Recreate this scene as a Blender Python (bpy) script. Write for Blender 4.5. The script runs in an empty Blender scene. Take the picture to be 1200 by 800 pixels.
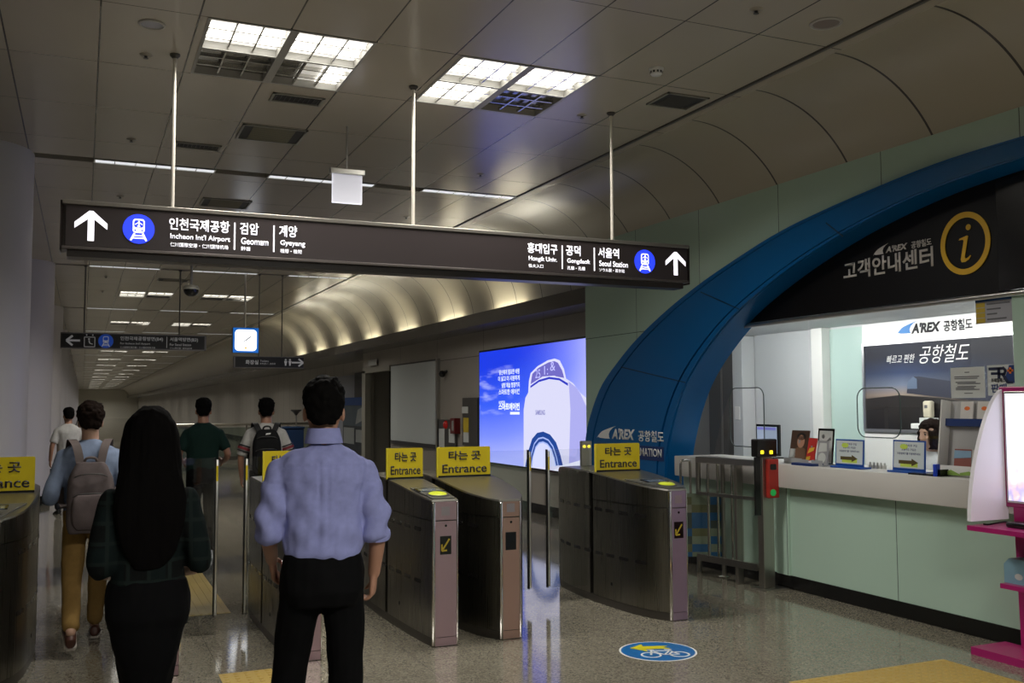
import bpy, bmesh, math, random
from mathutils import Vector, Matrix, noise

scene = bpy.context.scene
COL = scene.collection

# ------------------------------------------------------------------ camera, world, exposure
EYE = Vector((0, 0, 1.64))
YAW, PITCH, ROLL, FPX = 0.415215952, 0.0654565523, -0.00425987566, 1140.41331
_cy, _sy = math.cos(YAW), math.sin(YAW)
FWD = Vector((_sy * math.cos(PITCH), _cy * math.cos(PITCH), math.sin(PITCH)))
_r = Vector((_cy, -_sy, 0)); _u = _r.cross(FWD)
RGT = math.cos(ROLL) * _r + math.sin(ROLL) * _u
UPV = -math.sin(ROLL) * _r + math.cos(ROLL) * _u
cam_data = bpy.data.cameras.new('camera')
cam_data.sensor_width = 36.0
cam_data.lens = FPX / 1200.0 * 36.0
cam_data.clip_end = 400
cam = bpy.data.objects.new('camera', cam_data); COL.objects.link(cam)
cm = Matrix((RGT, UPV, -FWD)).transposed().to_4x4(); cm.translation = EYE
cam.matrix_world = cm
scene.camera = cam
vs = scene.view_settings
vs.view_transform = 'Standard'; vs.look = 'None'; vs.gamma = 1.0; vs.exposure = -0.05
vs.use_curve_mapping = False
world = bpy.data.worlds.new('station_air'); scene.world = world; world.use_nodes = True
world.node_tree.nodes['Background'].inputs[0].default_value = (0.9, 0.92, 1.0, 1)
world.node_tree.nodes['Background'].inputs[1].default_value = 0.012
LAMP = 10.0          # radiance of a lit troffer
LAMPW = 24.0         # watts of light thrown down by each lit louvred unit
COVE = 46.0          # radiance of the cove lamps
BOOTH = 18.0          # watts of each lamp inside the booth
ADV = 1.35           # brightness of the advertising light box

def ray(px, py):
    return FWD + RGT * ((px - 600) / FPX) - UPV * ((py - 400) / FPX)
def on(px, py, ax, val):
    """point of the real plane axis=val that a line of sight meets"""
    d = ray(px, py); t = (val - EYE[ax]) / d[ax]
    return EYE + d * t

# ------------------------------------------------------------------ materials
MATS = {}
def M(name, col=(.5, .5, .5), rough=.5, metal=0.0, spec=.5, emit=None, estr=0.0, coat=0.0, aniso=0.0, alpha=None):
    if name in MATS: return MATS[name]
    m = bpy.data.materials.new(name); m.use_nodes = True
    b = m.node_tree.nodes['Principled BSDF']
    b.inputs['Base Color'].default_value = (*col, 1)
    b.inputs['Roughness'].default_value = rough
    b.inputs['Metallic'].default_value = metal
    b.inputs['Specular IOR Level'].default_value = spec
    if coat:
        b.inputs['Coat Weight'].default_value = coat; b.inputs['Coat Roughness'].default_value = .04
    if aniso: b.inputs['Anisotropic'].default_value = aniso
    if emit:
        b.inputs['Emission Color'].default_value = (*emit, 1); b.inputs['Emission Strength'].default_value = estr
    m.diffuse_color = (*col, 1)
    MATS[name] = m
    return m

class NT:
    """tiny node-graph helper"""
    def __init__(s, m): s.t = m.node_tree; s.n = s.t.nodes; s.l = s.t.links; s.b = s.n['Principled BSDF']
    def new(s, k, **kw):
        n = s.n.new(k)
        for a, v in kw.items(): setattr(n, a, v)
        return n
    def link(s, a, b): s.l.new(a, b)
    def math(s, op, a, b=None, c=None):
        n = s.new('ShaderNodeMath', operation=op)
        for i, v in enumerate((a, b, c)):
            if v is None: continue
            if isinstance(v, (int, float)): n.inputs[i].default_value = v
            else: s.link(v, n.inputs[i])
        return n.outputs[0]
    def pos(s):
        g = s.new('ShaderNodeTexCoord'); x = s.new('ShaderNodeSeparateXYZ'); s.link(g.outputs['Object'], x.inputs[0])
        return g.outputs['Object'], x.outputs[0], x.outputs[1], x.outputs[2]
    def lines(s, c, pitch, off, width):
        """1 on thin lines every pitch, else 0"""
        f = s.math('FRACT', s.math('DIVIDE', s.math('SUBTRACT', c, off - width / 2 - 1000 * pitch), pitch))
        return s.math('LESS_THAN', f, width / pitch)
    def band(s, c, lo, hi):
        return s.math('MULTIPLY', s.math('GREATER_THAN', c, lo), s.math('LESS_THAN', c, hi))
    def mix(s, f, a, b):
        n = s.new('ShaderNodeMix', data_type='RGBA')
        if isinstance(f, (int, float)): n.inputs[0].default_value = f
        else: s.link(f, n.inputs[0])
        for i, v in ((6, a), (7, b)):
            if isinstance(v, tuple): n.inputs[i].default_value = (*v, 1)
            else: s.link(v, n.inputs[i])
        return n.outputs[2]
    def noise(s, vec, scale, detail=2, rough=.5):
        n = s.new('ShaderNodeTexNoise'); n.inputs['Scale'].default_value = scale
        n.inputs['Detail'].default_value = detail; n.inputs['Roughness'].default_value = rough
        s.link(vec, n.inputs['Vector']); return n.outputs[0]
    def ramp(s, f, stops):
        n = s.new('ShaderNodeValToRGB'); e = n.color_ramp.elements
        while len(e) < len(stops): e.new(.5)
        for el, (p, c) in zip(e, stops): el.position = p; el.color = (*c, 1)
        s.link(f, n.inputs[0]); return n.outputs[0]
    def bump(s, h, strength, dist=.01):
        n = s.new('ShaderNodeBump'); n.inputs['Strength'].default_value = strength; n.inputs['Distance'].default_value = dist
        s.link(h, n.inputs['Height']); s.link(n.outputs[0], s.b.inputs['Normal'])

def glass(name, tint=(.9, .95, .93), refl=1.45):
    if name in MATS: return MATS[name]
    m = bpy.data.materials.new(name); m.use_nodes = True; t = m.node_tree
    t.nodes.clear()
    o = t.nodes.new('ShaderNodeOutputMaterial'); mx = t.nodes.new('ShaderNodeMixShader')
    tr = t.nodes.new('ShaderNodeBsdfTransparent'); tr.inputs[0].default_value = (*tint, 1)
    gl = t.nodes.new('ShaderNodeBsdfGlossy'); gl.inputs['Roughness'].default_value = .02
    lw = t.nodes.new('ShaderNodeLayerWeight'); lw.inputs[0].default_value = .5
    pw = t.nodes.new('ShaderNodeMath'); pw.operation = 'POWER'; pw.inputs[1].default_value = 4.5; t.links.new(lw.outputs['Facing'], pw.inputs[0])
    fr = t.nodes.new('ShaderNodeMath'); fr.operation = 'MULTIPLY_ADD'; fr.inputs[1].default_value = .85; fr.inputs[2].default_value = .045; t.links.new(pw.outputs[0], fr.inputs[0])
    t.links.new(fr.outputs[0], mx.inputs[0]); t.links.new(tr.outputs[0], mx.inputs[1]); t.links.new(gl.outputs[0], mx.inputs[2])
    t.links.new(mx.outputs[0], o.inputs[0]); MATS[name] = m
    return m

# ------------------------------------------------------------------ mesh builder
class MB:
    def __init__(s): s.v = []; s.f = []; s.mi = []
    def add(s, vs, fs, mi=0):
        o = len(s.v); s.v += [Vector(v) for v in vs]
        s.f += [[i + o for i in f] for f in fs]; s.mi += [mi] * len(fs); return s
    def bm(s, b, mi=0):
        b.verts.ensure_lookup_table(); b.verts.index_update()
        s.add([v.co.copy() for v in b.verts], [[v.index for v in f.verts] for f in b.faces], mi); b.free(); return s
    def box(s, x0, x1, y0, y1, z0, z1, bev=0, mi=0, seg=2, mat=None):
        b = bmesh.new(); bmesh.ops.create_cube(b, size=1)
        for v in b.verts:
            v.co = Vector(((x0 + x1) / 2 + v.co.x * (x1 - x0), (y0 + y1) / 2 + v.co.y * (y1 - y0), (z0 + z1) / 2 + v.co.z * (z1 - z0)))
        if bev: bmesh.ops.bevel(b, geom=b.edges[:], offset=bev, segments=seg, affect='EDGES', profile=.5)
        if mat is not None: b.transform(mat)
        return s.bm(b, mi)
    def cyl(s, p0, p1, r, r2=None, n=14, mi=0, cap=True):
        p0 = Vector(p0); p1 = Vector(p1); r2 = r if r2 is None else r2
        d = (p1 - p0).normalized(); a = d.orthogonal().normalized(); b = d.cross(a)
        vs = []
        for p, q in ((p0, r), (p1, r2)):
            for i in range(n):
                t = 2 * math.pi * i / n; vs.append(p + (a * math.cos(t) + b * math.sin(t)) * q)
        fs = [[i, (i + 1) % n, n + (i + 1) % n, n + i] for i in range(n)]
        if cap: fs += [list(range(n))[::-1], list(range(n, 2 * n))]
        return s.add(vs, fs, mi)
    def tube(s, pts, r, n=8, mi=0, closed=False):
        pts = [Vector(p) for p in pts]; N = len(pts); rr = r if isinstance(r, (list, tuple)) else [r] * N
        vs = []; a = None
        for i, p in enumerate(pts):
            if closed: d = pts[(i + 1) % N] - pts[i - 1]
            else: d = pts[min(i + 1, N - 1)] - pts[max(i - 1, 0)]
            d.normalize()
            a = d.orthogonal().normalized() if a is None else (a - d * a.dot(d)).normalized()
            b = d.cross(a)
            vs += [p + (a * math.cos(2 * math.pi * k / n) + b * math.sin(2 * math.pi * k / n)) * rr[i] for k in range(n)]
        fs = []
        for i in range(N if closed else N - 1):
            j = (i + 1) % N
            fs += [[i * n + k, i * n + (k + 1) % n, j * n + (k + 1) % n, j * n + k] for k in range(n)]
        if not closed: fs += [list(range(n))[::-1], list(range((N - 1) * n, N * n))]
        return s.add(vs, fs, mi)
    def prism(s, pts, ext, mi=0):
        """closed polygon of 3-D points pushed along ext"""
        pts = [Vector(p) for p in pts]; e = Vector(ext); n = len(pts)
        fs = [list(range(n))[::-1], list(range(n, 2 * n))] + [[i, (i + 1) % n, n + (i + 1) % n, n + i] for i in range(n)]
        return s.add(pts + [p + e for p in pts], fs, mi)
    def ribbon(s, A, B, ext, mi=0):
        """strip between two polylines of equal length, pushed along ext"""
        n = len(A); e = Vector(ext); A = [Vector(p) for p in A]; B = [Vector(p) for p in B]
        vs = A + B + [p + e for p in A] + [p + e for p in B]; fs = []
        for i in range(n - 1):
            fs += [[i, i + 1, n + i + 1, n + i], [2 * n + i, 3 * n + i, 3 * n + i + 1, 2 * n + i + 1],
                   [i, 2 * n + i, 2 * n + i + 1, i + 1], [n + i, n + i + 1, 3 * n + i + 1, 3 * n + i]]
        fs += [[0, n, 3 * n, 2 * n], [n - 1, 3 * n - 1, 4 * n - 1, 2 * n - 1]]
        return s.add(vs, fs, mi)
    def lathe(s, prof, c=(0, 0, 0), n=24, mi=0, axis='z'):
        vs = []; c = Vector(c)
        for r, z in prof:
            for i in range(n):
                t = 2 * math.pi * i / n; q = Vector((r * math.cos(t), r * math.sin(t), z))
                if axis == 'x': q = Vector((q.z, q.x, q.y))
                if axis == 'y': q = Vector((q.x, q.z, q.y))
                vs.append(c + q)
        fs = [[j * n + i, j * n + (i + 1) % n, (j + 1) * n + (i + 1) % n, (j + 1) * n + i] for j in range(len(prof) - 1) for i in range(n)]
        fs += [list(range(n))[::-1], list(range((len(prof) - 1) * n, len(prof) * n))]
        return s.add(vs, fs, mi)
    def loft(s, rings, mi=0, cap=True):
        n = len(rings[0]); vs = [p for r in rings for p in r]
        fs = [[j * n + i, j * n + (i + 1) % n, (j + 1) * n + (i + 1) % n, (j + 1) * n + i] for j in range(len(rings) - 1) for i in range(n)]
        if cap: fs += [list(range(n))[::-1], list(range((len(rings) - 1) * n, len(rings) * n))]
        return s.add(vs, fs, mi)
    def ball(s, c, rx, ry=None, rz=None, n=14, m=9, mi=0, rot=None):
        ry = rx if ry is None else ry; rz = rx if rz is None else rz; c = Vector(c); rings = []
        for j in range(m):
            ph = -math.pi / 2 + math.pi * (j + .5) / m
            ring = []
            for i in range(n):
                t = 2 * math.pi * i / n
                q = Vector((rx * math.cos(ph) * math.cos(t), ry * math.cos(ph) * math.sin(t), rz * math.sin(ph)))
                ring.append(c + (rot @ q if rot else q))
            rings.append(ring)
        return s.loft(rings, mi)
    def xform(s, mat): s.v = [mat @ v for v in s.v]; return s
    def mesh(s, name):
        me = bpy.data.meshes.new(name); me.from_pydata([tuple(v) for v in s.v], [], s.f)
        me.polygons.foreach_set('material_index', s.mi)
        b = bmesh.new(); b.from_mesh(me); bmesh.ops.recalc_face_normals(b, faces=b.faces); b.to_mesh(me); b.free()
        return me
    def build(s, name, mats, parent=None, smooth=None, world=False):
        me = s.mesh(name)
        for m in (mats if isinstance(mats, (list, tuple)) else [mats]): me.materials.append(m)
        if smooth is not None:
            me.polygons.foreach_set('use_smooth', [True] * len(me.polygons)); me.set_sharp_from_angle(angle=math.radians(smooth))
        return link(name, me, parent, world)

def wmat(o):
    m = o.matrix_basis.copy()
    while o.parent: o = o.parent; m = o.matrix_basis @ m
    return m
def link(name, me, parent=None, world=False):
    o = bpy.data.objects.new(name, me); COL.objects.link(o)
    if parent is not None:
        o.parent = parent
        if world: me.transform(wmat(parent).inverted())
    return o
def tag(o, label=None, cat=None, group=None, kind=None):
    if label: o['label'] = label
    if cat: o['category'] = cat
    if group: o['group'] = group
    if kind: o['kind'] = kind
    return o
def thing(name, label, cat, loc=(0, 0, 0), rz=0, group=None):
    o = bpy.data.objects.new(name, None); COL.objects.link(o)
    o.location = loc; o.rotation_euler = (0, 0, rz); o.empty_display_size = .1
    return tag(o, label, cat, group)
KIDS = {}
def dup(o, loc=None, label=None, rz=None, parent=None):
    c = o.copy(); COL.objects.link(c)
    if parent is not None: c.parent = parent
    if loc is not None: c.location = loc
    if rz is not None: c.rotation_euler = (0, 0, rz)
    if label: c['label'] = label
    for ch in list(o.children): dup(ch, parent=c)
    return c
def struct(name, mb, mats, label, cat='wall', smooth=None):
    o = mb.build(name, mats, smooth=smooth)
    return tag(o, label, cat, kind='structure')

def text_mesh(body, size, offset=.02, extrude=.0, shear=0, spacing=1.0):
    c = bpy.data.curves.new('lettering', 'FONT'); c.body = body; c.size = 1; c.offset = offset; c.extrude = 0
    c.shear = shear; c.space_character = spacing; c.resolution_u = 3
    o = bpy.data.objects.new('lettering', c); COL.objects.link(o)
    dg = bpy.context.evaluated_depsgraph_get(); dg.update()
    me = bpy.data.meshes.new_from_object(o.evaluated_get(dg))
    bpy.data.objects.remove(o); bpy.data.curves.remove(c)
    return me
def text(body, origin, right, up, h, mat, parent, name='lettering', width=None, offset=.02, shear=0, lift=.0015, thick=.001, world=True, align='l', spacing=1.0):
    """lettering whose capital/syllable height is h, baseline-left at origin, in the plane right/up"""
    me = text_mesh(body, 1, offset, 0, shear, spacing)
    xs = [v.co.x for v in me.vertices]; ys = [v.co.y for v in me.vertices]
    x0, x1, y0, y1 = min(xs), max(xs), min(ys), max(ys)
    sy = h / (y1 - y0); sx = (width / (x1 - x0)) if width else sy
    R = Vector(right).normalized(); U = Vector(up).normalized(); N = R.cross(U)
    O = Vector(origin); W = (x1 - x0) * sx
    if align == 'c': O = O - R * W / 2
    if align == 'r': O = O - R * W
    for v in me.vertices:
        v.co = O + R * ((v.co.x - x0) * sx) + U * ((v.co.y - y0) * sy) + N * lift
    if thick:
        b = bmesh.new(); b.from_mesh(me)
        r = bmesh.ops.extrude_face_region(b, geom=b.faces[:])
        bmesh.ops.translate(b, verts=[g for g in r['geom'] if isinstance(g, bmesh.types.BMVert)], vec=N * thick)
        bmesh.ops.recalc_face_normals(b, faces=b.faces); b.to_mesh(me); b.free()
    me.materials.clear(); me.materials.append(mat)
    return link(name, me, parent, world)
def poly_art(polys, origin, right, up, mat, parent, name, lift=.0015, thick=.001, world=True):
    """flat shapes given as 2-D outlines in the plane right/up (metres)"""
    R = Vector(right).normalized(); U = Vector(up).normalized(); N = R.cross(U); O = Vector(origin); mb = MB()
    for p in polys: mb.prism([O + R * x + U * y + N * lift for x, y in p], N * thick)
    return mb.build(name, mat, parent, world=world)
def disc(cx, cy, r, n=32, ry=None): return [(cx + r * math.cos(2 * math.pi * i / n), cy + (ry or r) * math.sin(2 * math.pi * i / n)) for i in range(n)]
def rrect(x0, y0, x1, y1, r, n=5):
    out = []
    for cx, cy, a in ((x1 - r, y1 - r, 0), (x0 + r, y1 - r, 90), (x0 + r, y0 + r, 180), (x1 - r, y0 + r, 270)):
        out += [(cx + r * math.cos(math.radians(a + 90 * i / n)), cy + r * math.sin(math.radians(a + 90 * i / n))) for i in range(n + 1)]
    return out
def bar2(x0, y0, x1, y1, w):
    d = Vector((x1 - x0, y1 - y0)).normalized(); n = Vector((-d.y, d.x)) * w / 2
    return [(x0 + n.x, y0 + n.y), (x1 + n.x, y1 + n.y), (x1 - n.x, y1 - n.y), (x0 - n.x, y0 - n.y)]
def spline(pts, n):
    """Catmull-Rom through pts, n samples evenly by length"""
    P = [Vector(p) for p in pts]; Q = []
    for i in range(len(P) - 1):
        a, b, c, d = P[max(i - 1, 0)], P[i], P[i + 1], P[min(i + 2, len(P) - 1)]
        for k in range(12):
            t = k / 12
            Q.append(.5 * ((2 * b) + (c - a) * t + (2 * a - 5 * b + 4 * c - d) * t * t + (3 * b - a - 3 * c + d) * t ** 3))
    Q.append(P[-1]); L = [0]
    for i in range(1, len(Q)): L.append(L[-1] + (Q[i] - Q[i - 1]).length)
    out = []; j = 0
    for k in range(n):
        s = L[-1] * k / (n - 1)
        while j < len(L) - 2 and L[j + 1] < s: j += 1
        t = 0 if L[j + 1] == L[j] else (s - L[j]) / (L[j + 1] - L[j])
        out.append(Q[j].lerp(Q[j + 1], min(max(t, 0), 1)))
    return out
XP, YP, ZP = Vector((1, 0, 0)), Vector((0, 1, 0)), Vector((0, 0, 1))
# ================================================================== THE STATION HALL
CEIL = 4.15; BAY = 8.1; FAR = 150.0; XW = 5.8; VX, VR = 4.88, 1.1
# ---- materials of the shell
m_ceil = M('ceiling panel paint', (.30, .285, .255), .23, spec=.6)
t = NT(m_ceil); P, X, Y, Z = t.pos()
seam = t.math('MAXIMUM', t.lines(X, .5857, .05, .011), t.lines(Y, BAY / 7, 6.4, .008))
t.link(t.mix(seam, t.mix(t.noise(P, .9, 3), (.43, .385, .315), (.50, .45, .375)), (.07, .065, .06)), t.b.inputs['Base Color'])
t.bump(t.math('SUBTRACT', 1, seam), .25, .004)
m_vault = M('vault panel paint', (.33, .31, .27), .32, spec=.5)
t = NT(m_vault); P, X, Y, Z = t.pos()
seam = t.lines(Y, .8945, 5.31, .02)
t.link(t.mix(seam, (.42, .38, .295), (.05, .045, .04)), t.b.inputs['Base Color']); t.bump(t.math('SUBTRACT', 1, seam), .4, .006)
m_floor = M('polished granite', (.3, .28, .25), .13, spec=.7)
t = NT(m_floor); P, X, Y, Z = t.pos()
sp = t.noise(P, 62, 3, .75); sp2 = t.noise(P, 2.2, 2)
vor = t.new('ShaderNodeTexVoronoi'); vor.inputs['Scale'].default_value = 95; t.link(P, vor.inputs['Vector'])
sep = t.new('ShaderNodeSeparateColor'); t.link(vor.outputs['Color'], sep.inputs[0])
gr = t.ramp(t.math('ADD', t.math('MULTIPLY', sp, .55), t.math('MULTIPLY', sep.outputs[0], .45)),
            [(.28, (.085, .078, .06)), (.45, (.178, .162, .125)), (.60, (.25, .227, .178)), (.78, (.36, .33, .265))])
dk = t.ramp(sp, [(.35, (.055, .055, .055)), (.65, (.13, .13, .13))])
band = t.math('MULTIPLY', t.math('LESS_THAN', t.math('FRACT', t.math('DIVIDE', t.math('SUBTRACT', Y, 10.02 - 810), BAY)), 1.13 / BAY), t.math('LESS_THAN', X, 5.3))
band = t.math('MULTIPLY', band, t.math('GREATER_THAN', Y, 9))
base = t.mix(band, t.mix(t.math('ADD', .25, t.math('MULTIPLY', sp2, .35)), gr, (.20, .182, .14)), dk)
seam = t.math('MAXIMUM', t.lines(X, .6, .22, .004), t.lines(Y, .6, 5.75, .004))
t.link(t.mix(seam, base, (.10, .094, .085)), t.b.inputs['Base Color'])
t.link(t.math('ADD', .045, t.math('MULTIPLY', sp2, .07)), t.b.inputs['Roughness'])
m_teal = M('green back-painted glass', (.37, .47, .41), .16, spec=.55)
t = NT(m_teal); P, X, Y, Z = t.pos()
seam = t.math('MAXIMUM', t.lines(Y, 1.26, 5.83, .007), t.lines(Z, 1.22, 2.47, .007))
t.link(t.mix(seam, (.46, .62, .515), (.08, .10, .09)), t.b.inputs['Base Color'])
m_black = M('black kick plate', (.006, .006, .006), .25)
m_greyw = M('grey metal wall cladding', (.22, .20, .175), .38, spec=.5)
t = NT(m_greyw); P, X, Y, Z = t.pos()
seam = t.math('MAXIMUM', t.lines(Y, 2.42, 13.24, .014), t.lines(Z, 2.6, 2.51, .012))
t.link(t.mix(seam, t.mix(t.noise(P, 1.4, 2), (.29, .265, .225), (.345, .315, .275)), (.04, .035, .03)), t.b.inputs['Base Color'])
m_farw = M('far cladding', (.30, .275, .235), .4)
t = NT(m_farw); P, X, Y, Z = t.pos()
seam = t.lines(Y, 1.2, 23.4, .02)
t.link(t.mix(seam, t.mix(t.noise(P, .25, 2), (.34, .315, .27), (.52, .485, .42)), (.07, .065, .055)), t.b.inputs['Base Color'])
m_ledge = M('dark ledge metal', (.13, .12, .105), .22, metal=.35)
m_col = M('column paint', (.60, .58, .62), .4)
m_alu = M('brushed aluminium', (.55, .54, .51), .3, metal=1)
m_steel = M('stainless steel', (.42, .40, .37), .27, metal=1)
t = NT(m_steel); P, X, Y, Z = t.pos()
mp = t.new('ShaderNodeMapping'); mp.inputs['Scale'].default_value = (140, 140, 1.2); t.link(P, mp.inputs[0])
nn = t.noise(mp.outputs[0], 1, 2)
t.link(t.math('ADD', .24, t.math('MULTIPLY', nn, .16)), t.b.inputs['Roughness'])
t.link(t.mix(nn, (.33, .315, .29), (.46, .44, .40)), t.b.inputs['Base Color'])
m_chrome = M('polished chrome', (.62, .60, .57), .12, metal=1)
m_white = M('white paint', (.72, .72, .70), .35)
m_dkgrey = M('dark grey metal', (.045, .043, .042), .4)
m_void = M('recess black', (.02, .02, .018), .6)

# ---- floor
mb = MB(); mb.box(-3.2, 9, -6, FAR, -.2, 0); struct('floor', mb, m_floor, 'polished speckled granite floor of the hall with a dark band', 'floor')

# ---- flat ceiling with holes for fixtures and the slots between bays
LX = [.69, 2.44]; LY = [6.4 + BAY * k for k in range(-1, 18)]
SX = [.05, 1.80, 3.57]; SY = [10.56 + BAY * k for k in range(-1, 17)]
holes = [(x, x + 1.12, y, y + 1.14) for x in LX for y in LY] + [(-3.2, 4.74, y, y + .20) for y in SY]
xs = sorted({-3.2, VX, 4.74} | {h[i] for h in holes for i in (0, 1)})
ys = sorted({-6.0, FAR} | {h[i] for h in holes for i in (2, 3)})
mb = MB()
for i in range(len(xs) - 1):
    for j in range(len(ys) - 1):
        cx = (xs[i] + xs[i + 1]) / 2; cy = (ys[j] + ys[j + 1]) / 2
        if any(h[0] < cx < h[1] and h[2] < cy < h[3] for h in holes): continue
        mb.add([(xs[i], ys[j], CEIL), (xs[i + 1], ys[j], CEIL), (xs[i + 1], ys[j + 1], CEIL), (xs[i], ys[j + 1], CEIL)], [[0, 3, 2, 1]])
ceil_o = struct('ceiling', mb, m_ceil, 'flat ceiling of grey metal panels', 'ceiling')
# plenum above the slots and fixtures
mb = MB()
for y in SY:
    mb.add([(-3.2, y, CEIL), (4.74, y, CEIL), (4.74, y, CEIL + .14), (-3.2, y, CEIL + .14)], [[0, 1, 2, 3]])
    mb.add([(-3.2, y + .2, CEIL), (4.74, y + .2, CEIL), (4.74, y + .2, CEIL + .14), (-3.2, y + .2, CEIL + .14)], [[0, 1, 2, 3]])
    mb.add([(-3.2, y, CEIL + .14), (4.74, y, CEIL + .14), (4.74, y + .2, CEIL + .14), (-3.2, y + .2, CEIL + .14)], [[0, 1, 2, 3]])
    mb.add([(4.74, y, CEIL), (4.74, y + .2, CEIL), (4.74, y + .2, CEIL + .14), (4.74, y, CEIL + .14)], [[0, 1, 2, 3]])
struct('trim_1', mb, M('slot lining', (.34, .31, .26), .5), 'recessed dark slots that cross the ceiling between its bays', 'ceiling slot')
mb = MB(); mb.box(4.735, 4.765, -6, FAR, CEIL - .012, CEIL + .01); 
struct('trim_2', mb, M('shadow joint', (.10, .095, .085), .5), 'thin metal joint where the flat ceiling meets the vault', 'trim')

# ---- curved vault along the right side
def vault(name, y0, y1, a1, label):
    n = 20; R = []
    for k in range(n + 1):
        a = a1 * k / n; R.append((VX + VR * math.sin(a), CEIL - VR * (1 - math.cos(a))))
    mb = MB(); ny = 2
    vsx = [(x, y, z) for y in (y0, y1) for x, z in R]
    mb.add(vsx, [[i, i + 1, n + 2 + i, n + 1 + i] for i in range(n)])
    return struct(name, mb, m_vault, label, 'ceiling', smooth=60)
vault('ceiling_vault', -6, 10.85, math.asin(.92 / VR), 'curved metal vault panels meeting the green glass wall')
vault('ceiling_vault_far', 10.85, FAR, math.radians(92), 'curved metal vault running on down the corridor with lit foot')

# ---- left side: wall and round columns
mb = MB(); mb.box(-3.3, -3.2, -6, FAR, 0, CEIL + .3); struct('wall_left', mb, M('left wall paint', (.20, .195, .195), .5), 'grey wall at the left behind the columns')
mb = MB(); mb.box(-3.3, 9.2, FAR, FAR + .2, 0, CEIL + .3); struct('wall_end', mb, M('end wall paint', (.72, .69, .58), .5), 'pale wall far away at the end of the corridor')
mb = MB(); mb.box(-3.3, 9.2, -6.2, -6, 0, CEIL + .3); struct('wall_back', mb, M('back wall paint', (.16, .15, .14), .5), 'grey wall behind the viewpoint')
col = thing('column', 'nearest round grey column, cut by the left edge of the view', 'column', (-1.05, 10.66, 0), group='round columns along the left')
MB().lathe([(.56, .14), (.56, CEIL)], n=48).build('shaft', m_col, col, smooth=40)
MB().lathe([(.572, 0), (.572, .14)], n=48).build('plinth', m_black, col, smooth=40)
for k in range(1, 17):
    dup(col, (-1.05, 10.66 + BAY * k, 0), 'second round grey column, just behind the nearest one' if k == 1 else
        ('third round grey column in the row on the left' if k == 2 else 'round grey column far down the corridor beyond the third'))

# ---- right side beyond the green wall
mb = MB(); mb.box(6.36, 6.56, 10.6, 21.2, 0, 3.1); mb.box(6.36, 6.56, 23.3, 23.6, 0, 3.1); mb.box(6.36, 6.56, 21.2, 23.3, 2.5, 3.1)
struct('wall_right', mb, m_greyw, 'grey metal clad wall carrying the lit advertisement')
mb = MB(); mb.box(7.0, 7.2, 21.0, 23.6, 0, 3.1); struct('wall_doorway', mb, M('doorway dark panel', (.06, .075, .07), .15), 'dark glazed wall deep in the doorway by the white board')
mb = MB(); mb.box(7.3, 7.5, 23.6, FAR, 0, 3.1); mb.box(6.56, 7.5, 23.5, 23.6, 0, 3.1)
struct('wall_corridor', mb, m_farw, 'ribbed grey wall of the long corridor')
mb = MB(); mb.box(6.345, 6.36, 10.85, 21.2, 0, .15); mb.box(7.285, 7.3, 23.6, FAR, 0, .15); struct('baseboard_right', mb, m_black, 'black skirting at the foot of the grey wall', 'baseboard')
mb = MB(); mb.box(5.80, 5.83, 10.85, FAR, 2.96, 3.13); mb.box(5.80, 7.5, 10.85, FAR, 2.93, 2.96); mb.box(5.98, 7.5, 10.85, FAR, 2.96, 2.99)
struct('trim_3', mb, m_ledge, 'dark metal cove ledge under the vault', 'ledge')
# cove lamps behind the ledge: one short lamp per panel
cv0 = None
m_cove = M('cove lamp glow', (.9, .9, .8), .5, emit=(1, .95, .77), estr=COVE)
k = 0
for y in [13.6 + 2.58 * i for i in range(7)]:
    if cv0 is None:
        cv0 = tag(MB().box(-.03, .03, -.58, .58, 0, .035, bev=.01).build('cove_lamp', m_cove), 'warm tube lamp lying in the cove, throwing a bright patch up the vault', 'lamp', 'tube lamps in the cove')
        cv0.location = (5.925, y, 3.02)
    else: dup(cv0, (5.925, y, 3.02))
# ---- green glass wall with the arch cut into it
OUT = [(10.80, 0.0), (10.80, .6), (10.78, 1.2), (10.64, 1.52), (10.36, 1.87), (9.93, 2.16), (9.47, 2.41), (8.88, 2.66), (8.30, 2.86), (7.74, 3.02), (7.05, 3.19), (6.42, 3.29), (5.82, 3.36), (5.35, 3.405), (4.95, 3.425), (4.4, 3.43)]
INN = [(8.97, 0.0), (8.96, .6), (8.93, 1.04), (8.85, 1.31), (8.72, 1.59), (8.52, 1.88), (8.19, 2.18), (7.70, 2.50), (7.03, 2.79), (6.35, 3.01), (5.74, 3.15), (5.22, 3.23), (4.72, 3.27), (4.4, 3.275)]
def mirror(L): return L + [(8.8 - y, z) for y, z in L[-2::-1]]
NA = 121
O2 = [(p.x, p.y) for p in spline([(y, z, 0) for y, z in mirror(OUT)], NA)]
I2 = [(p.x, p.y) for p in spline([(y, z, 0) for y, z in mirror(INN)], NA)]
mb = MB()
for i in range(NA - 1):
    (y0, z0), (y1, z1) = O2[i], O2[i + 1]
    z0 = max(z0 - .08, 0); z1 = max(z1 - .08, 0)
    mb.add([(XW, y0, z0), (XW, y1, z1), (XW, y1, 3.665), (XW, y0, 3.665)], [[0, 1, 2, 3]])
ye = O2[0][0]
mb.box(XW, XW + .56, ye, 10.85, 0, 3.665); mb.box(XW, XW + .2, -6, O2[-1][0], 0, 3.665)
mb.add([(XW, -6, 3.665), (XW + 2, -6, 3.665), (XW + 2, 10.85, 3.665), (XW, 10.85, 3.665)], [[0, 1, 2, 3]])
mb.add([(XW + .55, 10.85, 2.9), (XW + 2, 10.85, 2.9), (XW + 2, 10.85, 3.665), (XW + .55, 10.85, 3.665)], [[0, 1, 2, 3]])
struct('wall_glass', mb, m_teal, 'pale green glass wall around the blue arch')
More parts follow.
